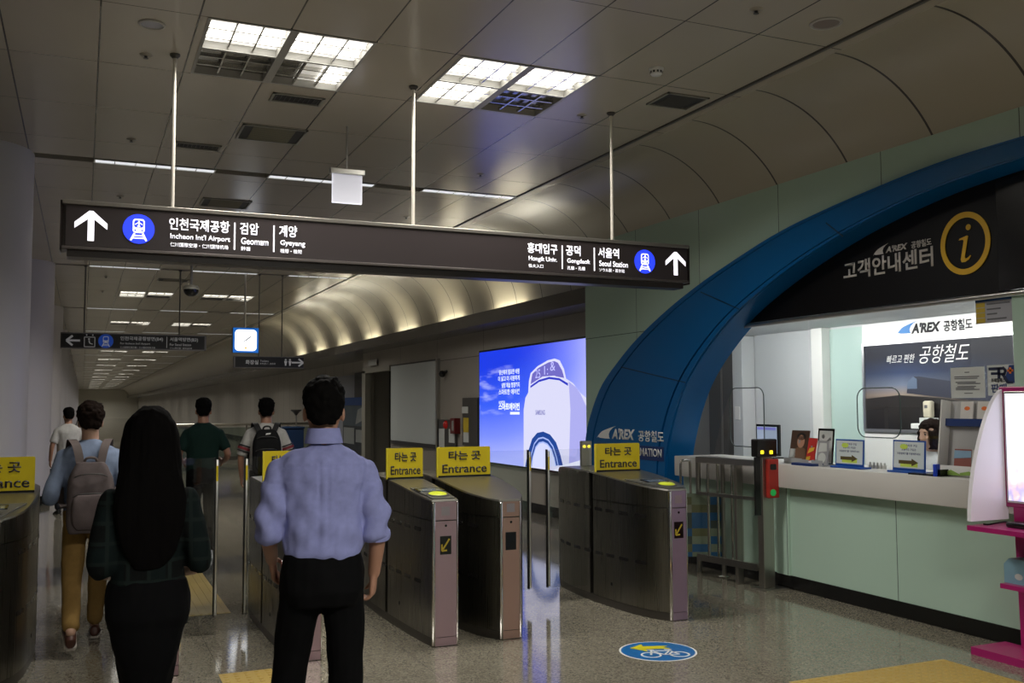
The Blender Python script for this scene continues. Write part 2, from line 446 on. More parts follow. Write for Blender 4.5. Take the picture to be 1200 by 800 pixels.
# ================================================================== INFORMATION BOOTH
XF = 5.735                      # face of the arch
WR, WU = -YP, ZP                # reading direction on a wall facing the hall (-X)
m_blue = M('arch blue metal', (.0, .10, .30), .34, spec=.35)
m_navy = M('navy', (.008, .03, .14), .4)
m_joint = M('arch joint', (.002, .02, .06), .5)
m_wlet = M('white lettering', (.75, .75, .74), .5)
def swoosh(s):
    """the comet-like wing of the railway's logo, s = height"""
    out = []
    for i in range(15):
        a = i / 14; out.append((2.15 * s * a ** .9, s * (a ** 1.9) * .98 + .12 * s * math.sin(math.pi * a)))
    top = [(-.05 * s + 2.2 * s * (i / 14), s * (.28 * math.sin(min(1, i / 5) * math.pi / 2) + .72 * ((i / 14) ** .75))) for i in range(15)]
    low = [(2.15 * s, s), (1.75 * s, .83 * s), (1.45 * s, .6 * s), (1.32 * s, .35 * s), (1.36 * s, .12 * s), (1.45 * s, 0), (.9 * s, 0), (.35 * s, .03 * s), (.08 * s, .1 * s)]
    return top + low[1:]
arch = thing('booth_arch', 'big blue metal arch framing the information booth in the green wall', 'arch', (XF, 9.9, 0))
def lerp2(i, t): return (O2[i][0] * (1 - t) + I2[i][0] * t, O2[i][1] * (1 - t) + I2[i][1] * t)
def ap(t, x=XF): return [(x, *lerp2(i, t)) for i in range(NA)]
mb = MB()
mb.ribbon(ap(.0, XF + .03), ap(1.0, XF + .02), (.32, 0, 0))
mb.build('surround', m_blue, arch, world=True, smooth=30)
mb = MB(); mb.ribbon(ap(.012), ap(.105), (.05, 0, 0)); mb.build('outer_moulding', m_blue, arch, world=True, smooth=30)
mb = MB(); mb.ribbon(ap(.12), ap(.90), (.05, 0, 0)); mb.build('face_panel', m_blue, arch, world=True, smooth=30)
mb = MB(); mb.ribbon(ap(.92), ap(.99), (.05, 0, 0)); mb.build('inner_moulding', m_blue, arch, world=True, smooth=30)
for py, px, qx, qy in ((430, 728, 803, 448), (342, 821, 866, 362), (261, 968, 988, 277)):
    a = on(px, py, 0, XF); b = on(qx, qy, 0, XF); a.x = b.x = XF - .002
    d = (b - a).normalized(); n = Vector((0, -d.z, d.y)) * .006
    MB().prism([a + n, b + n, b - n, a - n], (.004, 0, 0)).build('panel_joint', m_joint, arch, world=True)
# logo and word band on the left foot
def logo(th, x, sw, ar, ko, mats, hs, ha, hk):
    """wing, railway name in italics, then the Korean name; each given by where it starts, ends and sits"""
    p = on(sw[0], sw[2], 0, x); q = on(sw[1], sw[2], 0, x); k_ = (p.y - q.y) / (2.2 * hs)
    poly_art([[(u * k_, v) for u, v in swoosh(hs)]], (x, p.y, p.z), WR, WU, mats[0], th, 'logo_wing')
    p = on(ar[0], ar[2], 0, x); q = on(ar[1], ar[2], 0, x)
    text("A'REX", (x, p.y, p.z), WR, WU, ha, mats[1], th, width=p.y - q.y, offset=.05, shear=.22)
    p = on(ko[0], ko[2], 0, x); q = on(ko[1], ko[2], 0, x)
    text('공항철도', (x, p.y, p.z), WR, WU, hk, mats[1], th, width=p.y - q.y, offset=.025)
A = on(700, 513, 0, XF); B = on(778, 516, 0, XF); W = A.y - B.y
logo(arch, XF, (700, 723, 513), (717, 744, 514), (748, 778, 517), (m_wlet, m_wlet), .155, .125, .125)
zb = on(740, 537, 0, XF).z; zt = on(740, 521, 0, XF).z
MB().box(XF - .006, XF, B.y, A.y, zb, zt).build('word_band', m_navy, arch, world=True)
p = on(733, 534, 0, XF); q = on(776, 534, 0, XF)
text('INFORMATION', (XF - .006, p.y, zb + .04), WR, WU, .09, m_wlet, arch, width=p.y - q.y, offset=.02)

# black header board under the arch
hd = thing('header_board', 'black header board with yellow ringed i above the booth window', 'sign', (6.0, 6.2, 2.42))
m_hdr = M('header black', (.0025, .0022, .0025), .45, spec=.25)
lo = [(6.0, y, 2.44) for y in [4.70 + (7.86 - 4.70) * i / 40 for i in range(41)]]
def innz(y):
    for i in range(NA - 1):
        a, b = I2[i], I2[i + 1]
        if b[0] <= y <= a[0]: return a[1] + (b[1] - a[1]) * (y - a[0]) / (b[0] - a[0] - 1e-9)
    return 2.45
hi = [(6.0, p[1], max(innz(p[1]) + .03, 2.46)) for p in lo]
MB().ribbon(lo, hi, (.06, 0, 0)).build('board', m_hdr, hd, world=True)
MB().box(5.985, 6.0, 4.70, 4.93, 2.44, 3.24).build('end_panel', M('header end black', (.004, .004, .004), .2), hd, world=True)
MB().cyl((6.0, 4.7, 2.415), (6.0, 7.88, 2.415), .022).build('edge_rail', m_alu, hd, world=True, smooth=40)
m_cream = M('cream lettering', (.62, .58, .54), .5)
a = on(989, 329, 0, 6.0); b = on(1094, 308, 0, 6.0)
text('고객안내센터', (6.0, a.y, a.z), WR, WU, .158, m_cream, hd, width=a.y - b.y, offset=.022)
logo(hd, 6.0, (1024, 1042, 299.5), (1038, 1064, 296.5), (1068, 1092, 291.5), (m_cream, m_cream), .08, .052, .058)
m_yel = M('sign yellow ring', (.78, .46, .008), .45)
c = on(1131.5, 285, 0, 6.0); mb = MB(); Rr, r_ = .235, .192
ring = lambda r: [(5.996, c.y - r * .95 * math.sin(2 * math.pi * i / 48), c.z + r * math.cos(2 * math.pi * i / 48)) for i in range(49)]
mb.ribbon(ring(Rr), ring(r_), (-.006, 0, 0)); mb.build('ring', m_yel, hd, world=True)
poly_art([disc(.035, .115, .022, 20),
          [(-.055, .03), (-.045, .042), (.02, .055), (.03, .05), (-.005, -.10), (.0, -.115), (.02, -.112), (.045, -.095), (.05, -.10), (.03, -.125), (-.005, -.14), (-.035, -.138), (-.042, -.118), (-.01, .02), (-.02, .03)]],
         (5.998, c.y, c.z), WR, WU, m_yel, hd, 'letter_i', lift=.002, thick=.004)

# booth room shell
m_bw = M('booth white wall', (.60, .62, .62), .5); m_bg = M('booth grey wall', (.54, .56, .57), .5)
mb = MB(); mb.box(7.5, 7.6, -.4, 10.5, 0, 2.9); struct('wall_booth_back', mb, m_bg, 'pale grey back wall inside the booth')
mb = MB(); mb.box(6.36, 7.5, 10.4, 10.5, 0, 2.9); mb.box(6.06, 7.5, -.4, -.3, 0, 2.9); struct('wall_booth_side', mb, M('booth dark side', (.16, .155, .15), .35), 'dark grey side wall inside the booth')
mb = MB(); mb.box(6.06, 7.5, -.3, 10.4, 2.475, 2.56); struct('ceiling_booth', mb, m_bg, 'low ceiling inside the booth', 'ceiling')
for i, y in enumerate((8.55, 7.2, 5.9, 4.6, 3.3)):
    L = thing('booth_light', 'slim ceiling lamp tucked behind the header board inside the booth', 'light', (6.135, y, 2.475), group='lamps inside the booth')
    MB().box(-.06, .06, -.62, .62, -.02, 0, bev=.005).build('housing', m_white, L)
    MB().box(-.05, .05, -.59, .59, -.025, -.0202).build('diffuser', M('booth lamp glow', (1, 1, 1), .5, emit=(1, .98, .95), estr=2.0), L)
    ld = bpy.data.lights.new('lamp_beam', 'AREA'); ld.shape = 'RECTANGLE'; ld.size = .09; ld.size_y = 1.15; ld.energy = BOOTH; ld.color = (1, .985, .96); ld.spread = math.radians(170)
    lo = bpy.data.objects.new('lamp_beam', ld); COL.objects.link(lo); lo.parent = L; lo.location = (.07, 0, -.03); lo.rotation_euler = (0, math.radians(-62), 0)
# dark glazed partition and white post at the left end
p = thing('booth_partition', 'dark glazed partition at the left end inside the booth', 'partition', (7.3, 10, 0))
MB().box(7.33, 7.37, 9.86, 10.39, 0, 2.47).build('pane', M('partition dark', (.10, .095, .09), .12), p, world=True)
MB().box(7.32, 7.38, 10.1, 10.13, 0, 2.47).build('mullion', M('partition mullion', (.14, .13, .12), .3), p, world=True)
p = thing('booth_post', 'square grey post at the left end of the pale booth wall', 'post', (7.4, 9.7, 0))
MB().box(7.30, 7.49, 9.66, 9.85, 0, 2.47, bev=.004).build('shaft', m_bg, p, world=True)
sw = on(866, 484, 0, 7.29); MB().box(7.288, 7.30, 9.71, 9.80, sw.z - .08, sw.z + .08, bev=.004).build('light_switch', m_white, p, world=True)
p = thing('booth_pilaster', 'white pilaster on the booth back wall beside the pale green panel', 'pilaster', (7.44, 8.43, 0))
MB().box(7.37, 7.499, 8.34, 8.51, 0, 2.47, bev=.004).build('shaft', m_white, p, world=True)
MB().box(7.362, 7.37, 8.335, 8.515, 0, .1).build('skirting', m_dkgrey, p, world=True)
p = thing('green_wall_panel', 'pale green glass panel between white pilaster and poster board', 'panel', (7.48, 8.05, .9))
m_pg = M('pale mint panel', (.46, .60, .56), .15)
MB().box(7.478, 7.499, 7.80, 8.335, .9, 2.45).build('sheet', m_pg, p, world=True)
# white board with the railway poster
bd = thing('poster_board', 'white board carrying the dark train poster at the back of the booth', 'board', (7.47, 6.8, .9))
MB().box(7.43, 7.475, 5.85, 7.80, .9, 2.46, bev=.004).build('board', m_white, bd, world=True)
m_lb = M('logo blue', (.01, .17, .50), .4); m_bk = M('print black', (.015, .015, .02), .5)
logo(bd, 7.43, (1052, 1076, 391.5), (1068, 1103, 391), (1106, 1140, 388.5), (m_lb, m_bk), .115, .10, .105)
po = thing('train_poster', 'framed dark poster of a train on a bridge at dusk', 'poster', (7.42, 6.9, 1.37))
py0, py1, pz0, pz1 = 5.98, 7.755, 1.385, 2.235
m_frame = M('poster frame silver', (.45, .45, .46), .3, metal=.8)
mb = MB()
for x in ((py0 - .03, py0, pz0 - .03, pz1 + .03), (py1, py1 + .03, pz0 - .03, pz1 + .03), (py0, py1, pz1, pz1 + .03), (py0, py1, pz0 - .03, pz0)): mb.box(7.405, 7.43, *x)
mb.build('frame', m_frame, po, world=True)
m_pst = M('poster print', (.1, .1, .1), .5, spec=.3)
t = NT(m_pst); tc = t.new('ShaderNodeTexCoord'); sx = t.new('ShaderNodeSeparateXYZ'); t.link(tc.outputs['Generated'], sx.inputs[0])
sky = t.ramp(sx.outputs[2], [(.0, (.008, .007, .007)), (.28, (.02, .017, .015)), (.40, (.30, .24, .19)), (.52, (.16, .19, .27)), (.66, (.03, .05, .12)), (.85, (.012, .014, .03))])
yy = t.math('SUBTRACT', 1.0, sx.outputs[1])
glow = t.math('MULTIPLY', t.math('POWER', t.math('SUBTRACT', 1.0, t.math('ABSOLUTE', t.math('SUBTRACT', yy, .28))), 2.0), 1.0)
t.link(t.mix(glow, (.012, .012, .016), sky), t.b.inputs['Base Color'])
MB().box(7.418, 7.43, py0, py1, pz0, pz1).build('picture', m_pst, po, world=True)
def PA(L): return [(x * (py1 - py0), y * (pz1 - pz0)) for x, y in L]
O_ = (7.418, py1, pz0)
poly_art([PA([(0, .36), (.25, .40), (.55, .36), (.75, .30), (1, .26), (1, .18), (.7, .22), (.4, .26), (.2, .26), (0, .22)]),
          PA([(.14, .26), (.17, .26), (.17, 0), (.14, 0)]), PA([(.40, .26), (.44, .26), (.44, 0), (.40, 0)]), PA([(.80, .2), (.85, .2), (.85, 0), (.80, 0)])],
         O_, WR, WU, M('bridge print', (.018, .015, .014), .4), po, 'printed_bridge', lift=.001)
poly_art([PA([(.31, .42), (.32, .55), (.36, .61), (.40, .61), (.70, .52), (1, .45), (1, .30), (.6, .36)])], O_, WR, WU, M('train print', (.022, .025, .045), .5), po, 'printed_train', lift=.002)
poly_art([PA([(.315, .47), (.32, .55), (.36, .61), (.385, .58), (.385, .47)])], O_, WR, WU, M('train nose print', (.10, .14, .22), .5), po, 'printed_train_front', lift=.003)
text('빠르고 편한', (7.418, py1 - .30, pz0 + .655), WR, WU + Vector((0, -.06, 0)), .085, m_wlet, po, width=.36, offset=.0, shear=.25)
text('공항철도', (7.418, py1 - .72, pz0 + .64), WR, WU + Vector((0, -.06, 0)), .17, m_wlet, po, width=.58, offset=.0, shear=.3)

# counter
ct = thing('service_counter', 'long thick white counter of the information booth on green panels', 'counter', (5.9, 5, 0))
m_cw = M('counter white', (.62, .60, .57), .38)
MB().box(5.70, 6.30, .2, 8.72, .90, 1.105, bev=.008).build('worktop', m_cw, ct, world=True, smooth=30)
MB().box(5.81, 6.10, .2, 8.72, .12, .90).build('front_panel', m_teal, ct, world=True)
MB().box(5.785, 5.83, 7.03, 7.20, .12, .90).build('end_post', m_teal, ct, world=True)
MB().box(5.80, 6.10, .2, 8.9, .0, .12).build('kick_plate', m_black, ct, world=True)
# green panel right of the window
mb = MB(); mb.box(6.02, 6.10, 3.3, 4.70, 1.105, 3.35); mb.box(6.02, 6.1, 4.70, 4.86, 1.105, 2.40)
struct('wall_booth_front', mb, m_teal, 'pale green upright panel right of the booth window')
# glass panes with their speaking holes
WN = [0]
gl = glass('booth glass', (.93, .96, .95))
def pane(y0, y1, z0, z1, hy0, hy1, hz0, hz1, label):
    WN[0] += 1; th = tag(thing('window_%d' % WN[0], label, 'window', (6.05, (y0 + y1) / 2, z0)), kind='structure')
    hole = rrect(hy0, hz0, hy1, hz1, .09, 6); cx, cz = (hy0 + hy1) / 2, (hz0 + hz1) / 2
    cor = [(y1, z1), (y0, z1), (y0, z0), (y1, z0)]
    angs = sorted(set([round(math.atan2(z - cz, y - cy_), 5) for cy_ in (cx,) for y, z in hole + cor]))
    def hit(a, poly):
        d = (math.cos(a), math.sin(a)); best = None
        for i in range(len(poly)):
            (ax, az), (bx, bz) = poly[i], poly[(i + 1) % len(poly)]
            ex, ez = bx - ax, bz - az; den = d[0] * ez - d[1] * ex
            if abs(den) < 1e-9: continue
            tt = ((ax - cx) * ez - (az - cz) * ex) / den; u = ((ax - cx) * d[1] - (az - cz) * d[0]) / den
            if tt > 1e-6 and -1e-4 <= u <= 1.0001: best = tt if best is None else min(best, tt)
        return (cx + d[0] * best, cz + d[1] * best)
    A = [hit(a, hole) for a in angs]; B = [hit(a, cor) for a in angs]; A.append(A[0]); B.append(B[0])
    mb = MB()
    for i in range(len(A) - 1):
        mb.add([(6.05, *A[i]), (6.05, *A[i + 1]), (6.05, *B[i + 1]), (6.05, *B[i])], [[0, 1, 2, 3]])
    mb.build('sheet', gl, th, world=True)
    MB().tube([(6.05, y, z) for y, z in hole], .005, 6, closed=True).build('hole_rim', M('cut glass edge', (.05, .07, .065), .2), th, world=True, smooth=60)
    return th
a = on(855, 455, 0, 6.05); b = on(896, 520, 0, 6.05)
pane(7.02, 9.0, 1.106, 2.42, b.y, a.y, 1.22, a.z, 'booth window pane at the left with a rounded speaking hole')
a = on(1004, 455, 0, 6.05); b = on(1056, 512, 0, 6.05)
pane(4.86, 7.0, 1.106, 2.42, b.y, a.y, 1.36, a.z, 'booth window pane before the train poster with a rounded speaking hole')

# paper notices stuck on the glass
m_paper = M('notice paper', (.55, .57, .55), .6); m_ink = M('notice ink', (.12, .12, .13), .6)
def sheet(name, label, cat, q, x=6.04, mat=m_paper):
    a = on(q[0], q[1], 0, x); b = on(q[2], q[3], 0, x)
    th = thing(name, label, cat, (x, a.y, b.z))
    MB().box(x - .003, x, b.y, a.y, b.z, a.z).build('sheet', mat, th, world=True)
    return th, a, b
th, a, b = sheet('paper_notice', 'white printed notice taped to the glass over the leaflet rack', 'notice', (1114, 431, 1155, 466))
w = a.y - b.y; hh = a.z - b.z
poly_art([[(x0 * w, z * hh), (x1 * w, z * hh), (x1 * w, (z + .03) * hh), (x0 * w, (z + .03) * hh)] for x0, x1, z in ((.43, .57, .82), (.12, .85, .68), (.12, .8, .62), (.15, .75, .5), (.2, .88, .45), (.2, .75, .36), (.15, .7, .31), (.15, .85, .26), (.4, .65, .14))],
         (6.037, a.y, b.z), WR, WU, m_ink, th, 'printed_text')
th, a, b = sheet('rail_pass_notice', 'white and blue notice with a big R and orange plus on the glass', 'notice', (1157, 428, 1192, 463))
w = a.y - b.y; hh = a.z - b.z
def F(L): return [(x * w, y * hh) for x, y in L]
poly_art([F([(.78, .98), (.99, .98), (.99, .40), (.85, .40), (.62, .55), (.70, .75)])], (6.037, a.y, b.z), WR, WU, M('notice navy', (.01, .035, .16), .5), th, 'blue_corner')
poly_art([F(bar2(.06, .88, .55, .88, .09)), F(bar2(.14, .72, .45, .72, .08)), F(bar2(.42, .92, .42, .55, .1)), F(bar2(.42, .70, .62, .70, .08)), F(bar2(.55, .92, .66, .80, .09)), F(bar2(.66, .82, .60, .68, .09)), F(bar2(.55, .70, .72, .42, .1)), F(bar2(.70, .42, .9, .42, .08))],
         (6.037, a.y, b.z), WR, WU, M('notice letter black', (.01, .015, .05), .5), th, 'letter_r', lift=.003)
poly_art([F(bar2(.72, .80, .92, .80, .07)), F(bar2(.82, .90, .82, .70, .07))], (6.037, a.y, b.z), WR, WU, M('orange print', (.75, .16, .02), .5), th, 'plus_sign', lift=.004)
text('코레일패스', (6.037, a.y - .03, b.z + .095), WR, WU, .03, m_bk, th, width=.12); text('판매', (6.037, a.y - .03, b.z + .02), WR, WU, .065, m_navy, th, width=.13)
th, a, b = sheet('timetable_notice', 'blue headed notice with yellow left column high on the glass', 'notice', (1143, 345, 1187, 376), mat=M('notice grey paper', (.36, .36, .40), .6))
w = a.y - b.y; hh = a.z - b.z
poly_art([F([(0, .72), (1, .72), (1, 1), (0, 1)])], (6.037, a.y, b.z), WR, WU, M('notice blue', (.02, .09, .26), .5), th, 'heading')
poly_art([F([(.02, y), (.27, y), (.27, y + .15), (.02, y + .15)]) for y in (.03, .20, .37, .54)], (6.037, a.y, b.z), WR, WU, M('notice yellow', (.50, .36, .03), .5), th, 'yellow_cells')
poly_art([F([(.32, y), (x1, y), (x1, y + .05), (.32, y + .05)]) for y, x1 in ((.60, .95), (.43, .7), (.27, .6), (.10, .85))], (6.037, a.y, b.z), WR, WU, m_ink, th, 'printed_text')

# ---- things on the counter
def onc(px, py, z=1.105):
    return on(px, py, 2, z)
def tilted(th, w, h, d, tilt, mats, name):
    """a sheet standing up on the counter, leaning back by tilt; local: x across, y back, z up"""
    R = Matrix.Rotation(-tilt, 4, 'X')
    return MB().box(-w / 2, w / 2, 0, d, 0, h, mat=R).build(name, mats, th)
FACE = math.radians(-90)    # local -y looks to the hall (-X)
ctz = 1.106
# monitor
q = onc(899, 543); mo = thing('monitor', 'black framed monitor with a bluish page on the counter', 'monitor', (6.22, on(899, 520, 0, 6.22).y, ctz), FACE - .15)
MB().box(-.215, .215, 0, .03, .03, .335, bev=.006).build('housing', m_black, mo)
m_scr = M('monitor page', (.3, .35, .45), .2, emit=(.42, .50, .66), estr=.55)
MB().box(-.19, .19, -.003, -.0005, .055, .312).build('screen', m_scr, mo)
poly_art([[(.02, .01), (.36, .01), (.36, .08), (.02, .08)]], (-.19, -.003, .055), XP, ZP, M('page blue', (.1, .16, .4), .4, emit=(.16, .25, .62), estr=.5), mo, 'page_blocks', world=False)
poly_art([[(.01, .225), (.37, .225), (.37, .25), (.01, .25)]], (-.19, -.003, .055), XP, ZP, M('page bar', (.2, .2, .6), .4, emit=(.25, .25, .7), estr=.5), mo, 'title_bar', world=False)
MB().box(-.03, .03, .005, .03, .0, .06).box(-.11, .11, -.05, .12, 0, .012, bev=.004).build('stand', m_black, mo)
# portrait leaflet stand
def leaflet_stand(px, w, h, label, cover, art, lean=.18, xx=5.98, rz=0, name='leaflet_stand'):
    th = thing(name, label, 'leaflets', (xx, on(px, 540, 0, xx).y, ctz), FACE + rz)
    tilted(th, w, h, .006, lean, cover, 'cover')
    for polys, mat, nm in art:
        o = poly_art(polys, (0, 0, 0), XP, ZP, mat, th, nm, world=False); o.data.transform(Matrix.Rotation(-lean, 4, 'X'))
    R = Matrix.Rotation(-lean, 4, 'X')
    MB().box(-w / 2, w / 2, -.05, .06, 0, .012).box(-w / 2, w / 2, -.05, -.045, .012, .05).box(-.01, .01, .03, .06, 0, h * .7).build('holder', M('clear holder', (.35, .36, .37), .15), th)
    return th
m_brown = M('cover brown', (.07, .035, .02), .4); m_skinp = M('printed skin', (.48, .25, .16), .5); m_red = M('cover red', (.50, .02, .015), .4)
m_hairp = M('printed hair', (.012, .01, .01), .5)
t_ = leaflet_stand(934, .24, .30, 'brown leaflet with a printed portrait, left on the counter', m_brown,
    [([disc(.02, .20, .048, 20, .06)], m_skinp, 'printed_face'), ([disc(.02, .245, .058, 20, .035)], m_hairp, 'printed_hair'), ([[(-.07, .03), (.11, .03), (.09, .13), (.04, .15), (0, .15), (-.05, .13)]], M('printed coat', (.17, .09, .05), .5), 'printed_coat'), ([[(-.11, .05), (-.04, .05), (-.04, .13), (-.11, .13)]], m_paper, 'printed_card'), ([[(-.12, 0), (.12, 0), (.12, .03), (-.12, .03)]], m_wlet, 'white_strip')], xx=5.93)
t_ = leaflet_stand(966, .20, .32, 'black framed white poster standing at the back of the leaflets', m_black,
    [([[(-.08, .02), (.085, .02), (.085, .30), (-.08, .30)]], m_paper, 'printed_page'), ([disc(-.03, .25, .02), [(0, .2), (.07, .22), (.06, .25)]], m_ink, 'printed_marks')], xx=5.96, lean=.10)
t_ = leaflet_stand(948, .13, .24, 'bright red and yellow leaflet leaning beside the black framed poster', m_red,
    [([[(-.05, .1), (.04, .13), (.05, .16), (-.03, .15)], [(-.06, .03), (.0, .05), (.0, .08), (-.06, .07)]], M('cover yellow', (.75, .5, .04), .4), 'yellow_flash'), ([[(-.06, .0), (.06, .0), (.06, .05), (-.06, .03)]], m_wlet, 'white_foot')], xx=5.84, lean=.2, rz=-.15)
t_ = leaflet_stand(962, .13, .22, 'grey and white leaflet in front of the black framed poster', M('cover grey', (.30, .30, .31), .4),
    [([disc(.0, .07, .045), [(-.05, .12), (.05, .13), (.04, .2), (-.04, .2)]], m_paper, 'printed_shapes')], xx=5.84, lean=.18, rz=.05)
mb = MB(); bk = thing('booklet_stack', 'dark blue booklet lying flat at the counter front edge', 'booklet', (5.78, on(945, 545, 0, 5.78).y, ctz), FACE)
MB().box(-.14, .14, -.05, .07, 0, .022, bev=.003).build('cover', m_navy, bk); MB().box(-.135, .137, -.048, .068, .004, .018).build('pages', m_wlet, bk)
# two arrow sign stands
def arrow_stand(px0, px1, pt, label):
    xx = 5.86; a = on(px0, pt, 0, xx); b = on(px1, pt, 0, xx); w = a.y - b.y; h = a.z - ctz
    th = thing('sign_stand', label, 'sign', (xx, (a.y + b.y) / 2, ctz), FACE)
    tilted(th, w, h, .006, .06, M('stand blue', (.01, .07, .34), .35), 'backing')
    R = Matrix.Rotation(-.06, 4, 'X')
    o = poly_art([[(-w / 2 + .012, .035), (w / 2 - .012, .035), (w / 2 - .012, h - .012), (-w / 2 + .012, h - .012)]], (0, 0, 0), XP, ZP, M('stand paper', (.60, .66, .68), .5), th, 'paper', world=False); o.data.transform(R)
    o = poly_art([[(-w * .25, .045), (w * .28, .045), (w * .28, .085), (-w * .25, .085)]], (0, 0, 0), XP, ZP, M('stand lime', (.55, .70, .10), .5), th, 'lime_patch', lift=.003, world=False); o.data.transform(R)
    o = poly_art([disc(-w * .15, h - .05, .04, 16, .02)], (0, 0, 0), XP, ZP, M('stand lime'), th, 'lime_blot', lift=.003, world=False); o.data.transform(R)
    o = poly_art([[(-w * .30, .068), (w * .10, .068), (w * .10, .052), (w * .30, .08), (w * .10, .11), (w * .10, .095), (-w * .30, .095)]], (0, 0, 0), XP, ZP, M('arrow brown', (.09, .065, .02), .5), th, 'arrow', lift=.0045, world=False); o.data.transform(R)
    for i, (s, ww) in enumerate((('환불 승차권 구입', .5), ('교통카드 구입은', .45), ('자동발매기를 이용해주세요', .72))):
        o = text(s, (-w * ww / 2, 0, h * .80 - i * h * .125), XP, ZP, h * .075, m_navy, th, width=w * ww, lift=.003, thick=0, world=False); o.data.transform(R)
    MB().box(-w / 2 - .01, w / 2 + .015, -.05, .07, 0, .014, bev=.003).build('foot', M('stand blue', (0, 0, 0)), th)
arrow_stand(978, 1011, 514, 'blue edged arrow sign standing left on the counter, beside the leaflets')
arrow_stand(1045, 1083, 515, 'blue edged arrow sign standing on the counter before the clerk')
# row of small stamps
for i in range(5):
    px = 1020 + 4.2 * i
    o = MB().cyl((0, 0, 0), (0, 0, .028), .014).cyl((0, 0, .028), (0, 0, .05), .008).build('rubber_stamp', M('stamp ivory', (.5, .5, .47), .4), smooth=40)
    o.location = (6.02, on(px, 545, 0, 6.02).y, ctz); tag(o, 'small ivory stamp in the row between the two arrow signs', 'stamp', 'stamps in a row on the counter')
# black tray and blue clip right of second sign
tr = thing('document_tray', 'black document tray on the counter beside the leaflet rack', 'tray', (5.83, on(1089, 552, 0, 5.83).y, ctz), FACE)
MB().box(-.12, .16, -.09, .2, 0, .012).box(-.12, .16, .19, .2, .012, .05).box(.15, .16, -.09, .2, .012, .05).build('tray', m_black, tr)
MB().box(.125, .16, -.1, -.06, .0, .09, bev=.006).build('blue_clip', M('clip blue', (.01, .05, .5), .35), tr)
# air freshener on wall shelf
sh = thing('small_shelf', 'small white shelf fixed below the train poster', 'shelf', (7.40, on(1083, 485, 0, 7.3).y, 1.40))
MB().box(-.10, .06, -.17, .17, 0, .05, bev=.006).build('ledge', m_white, sh)
bx = thing('small_box', 'tiny white carton standing on the small white shelf', 'box', (7.36, sh.location.y, 1.4505)); MB().box(-.03, .03, -.09, .09, 0, .055, bev=.003).build('carton', m_paper, bx)
af = thing('air_freshener', 'cream dispenser standing above the small white shelf', 'dispenser', (7.36, sh.location.y, 1.506))
MB().box(-.035, .035, -.045, .045, 0, .16, bev=.018).build('case', M('cream plastic', (.60, .55, .42), .35), af, smooth=50)
MB().box(-.037, -.034, -.018, .018, .09, .12).build('vent', m_ink, af)
# leaflet rack
rk_x = 5.88; a = on(1106, 468, 0, rk_x); b = on(1162, 560, 0, rk_x)
rk = thing('leaflet_rack', 'white tiered rack of leaflets standing at the right of the counter', 'rack', (rk_x, (a.y + b.y) / 2, ctz), FACE)
w = a.y - b.y; h = a.z - ctz; RL = Matrix.Rotation(-.13, 4, 'X')
MB().box(-w / 2 - .05, w / 2, .06, .075, 0, h, mat=RL).build('back_board', M('rack grey', (.42, .42, .42), .4), rk)
for z0, nm in ((.0, 'lower'), (h * .66, 'upper')):
    mb = MB(); mb.box(-w / 2 - .06, w / 2, -.03 if z0 == 0 else .02, .06, z0, z0 + .012, mat=RL); mb.box(-w / 2 - .06, w / 2, -.035 if z0 == 0 else .012, -.028 if z0 == 0 else .02, z0, z0 + .075 if z0 == 0 else z0 + .055, mat=RL)
    mb.build('pocket', m_wlet if z0 == 0 else m_navy, rk)
mb = MB(); mb.box(-w / 2 - .06, -w / 2 - .05, -.035, .075, 0, h, mat=RL); mb.build('side_panel', m_white, rk)
poly_art([[(0, .02), (.08, .05), (.16, .02), (.16, .01), (0, .01)], [(.16, .03), (.24, .045), (.3, .02), (.16, .012)]], (-w / 2, -.04, 0), XP, ZP, M('leaf green print', (.25, .40, .08), .5), rk, 'pocket_print', world=False)
lab = ['leaflet with red brick picture at the left of the lower rack tier', 'white leaflet second from the left on the lower rack tier', 'brown edged leaflet third along the lower rack tier',
       'white leaflet with orange mark at the left of the upper rack tier', 'white leaflet in the middle of the upper rack tier', 'white leaflet at the right of the upper rack tier']
cols = [(.30, .10, .08), (.6, .6, .58), (.35, .16, .09), (.62, .60, .57), (.62, .60, .57), (.62, .60, .57)]
for i in range(6):
    u = i % 3; z0 = .014 if i < 3 else h * .66 + .014
    lw = .13; lf = thing('leaflet', lab[i], 'leaflet', rk.location, FACE)
    xx = -w / 2 + .03 + u * .15 + (.03 if i >= 3 else 0)
    hh = .19 if i < 3 else .17
    MB().box(xx, xx + lw * (1.2 if i == 0 else .85), .036, .046, z0, z0 + hh, mat=RL).build('pages', M('leaflet paper %d' % i, cols[i], .5), lf)
    mk = M('orange print'); o = poly_art([disc(xx + .06, z0 + hh - .05, .025, 14, .015)] if i != 0 else [[(xx, z0 + .12), (xx + .15, z0 + .13), (xx + .15, z0 + .18), (xx, z0 + .18)]], (0, .036, 0), XP, ZP, mk if i else M('sky print', (.25, .4, .55), .5), lf, 'printed_mark', world=False); o.data.transform(RL)
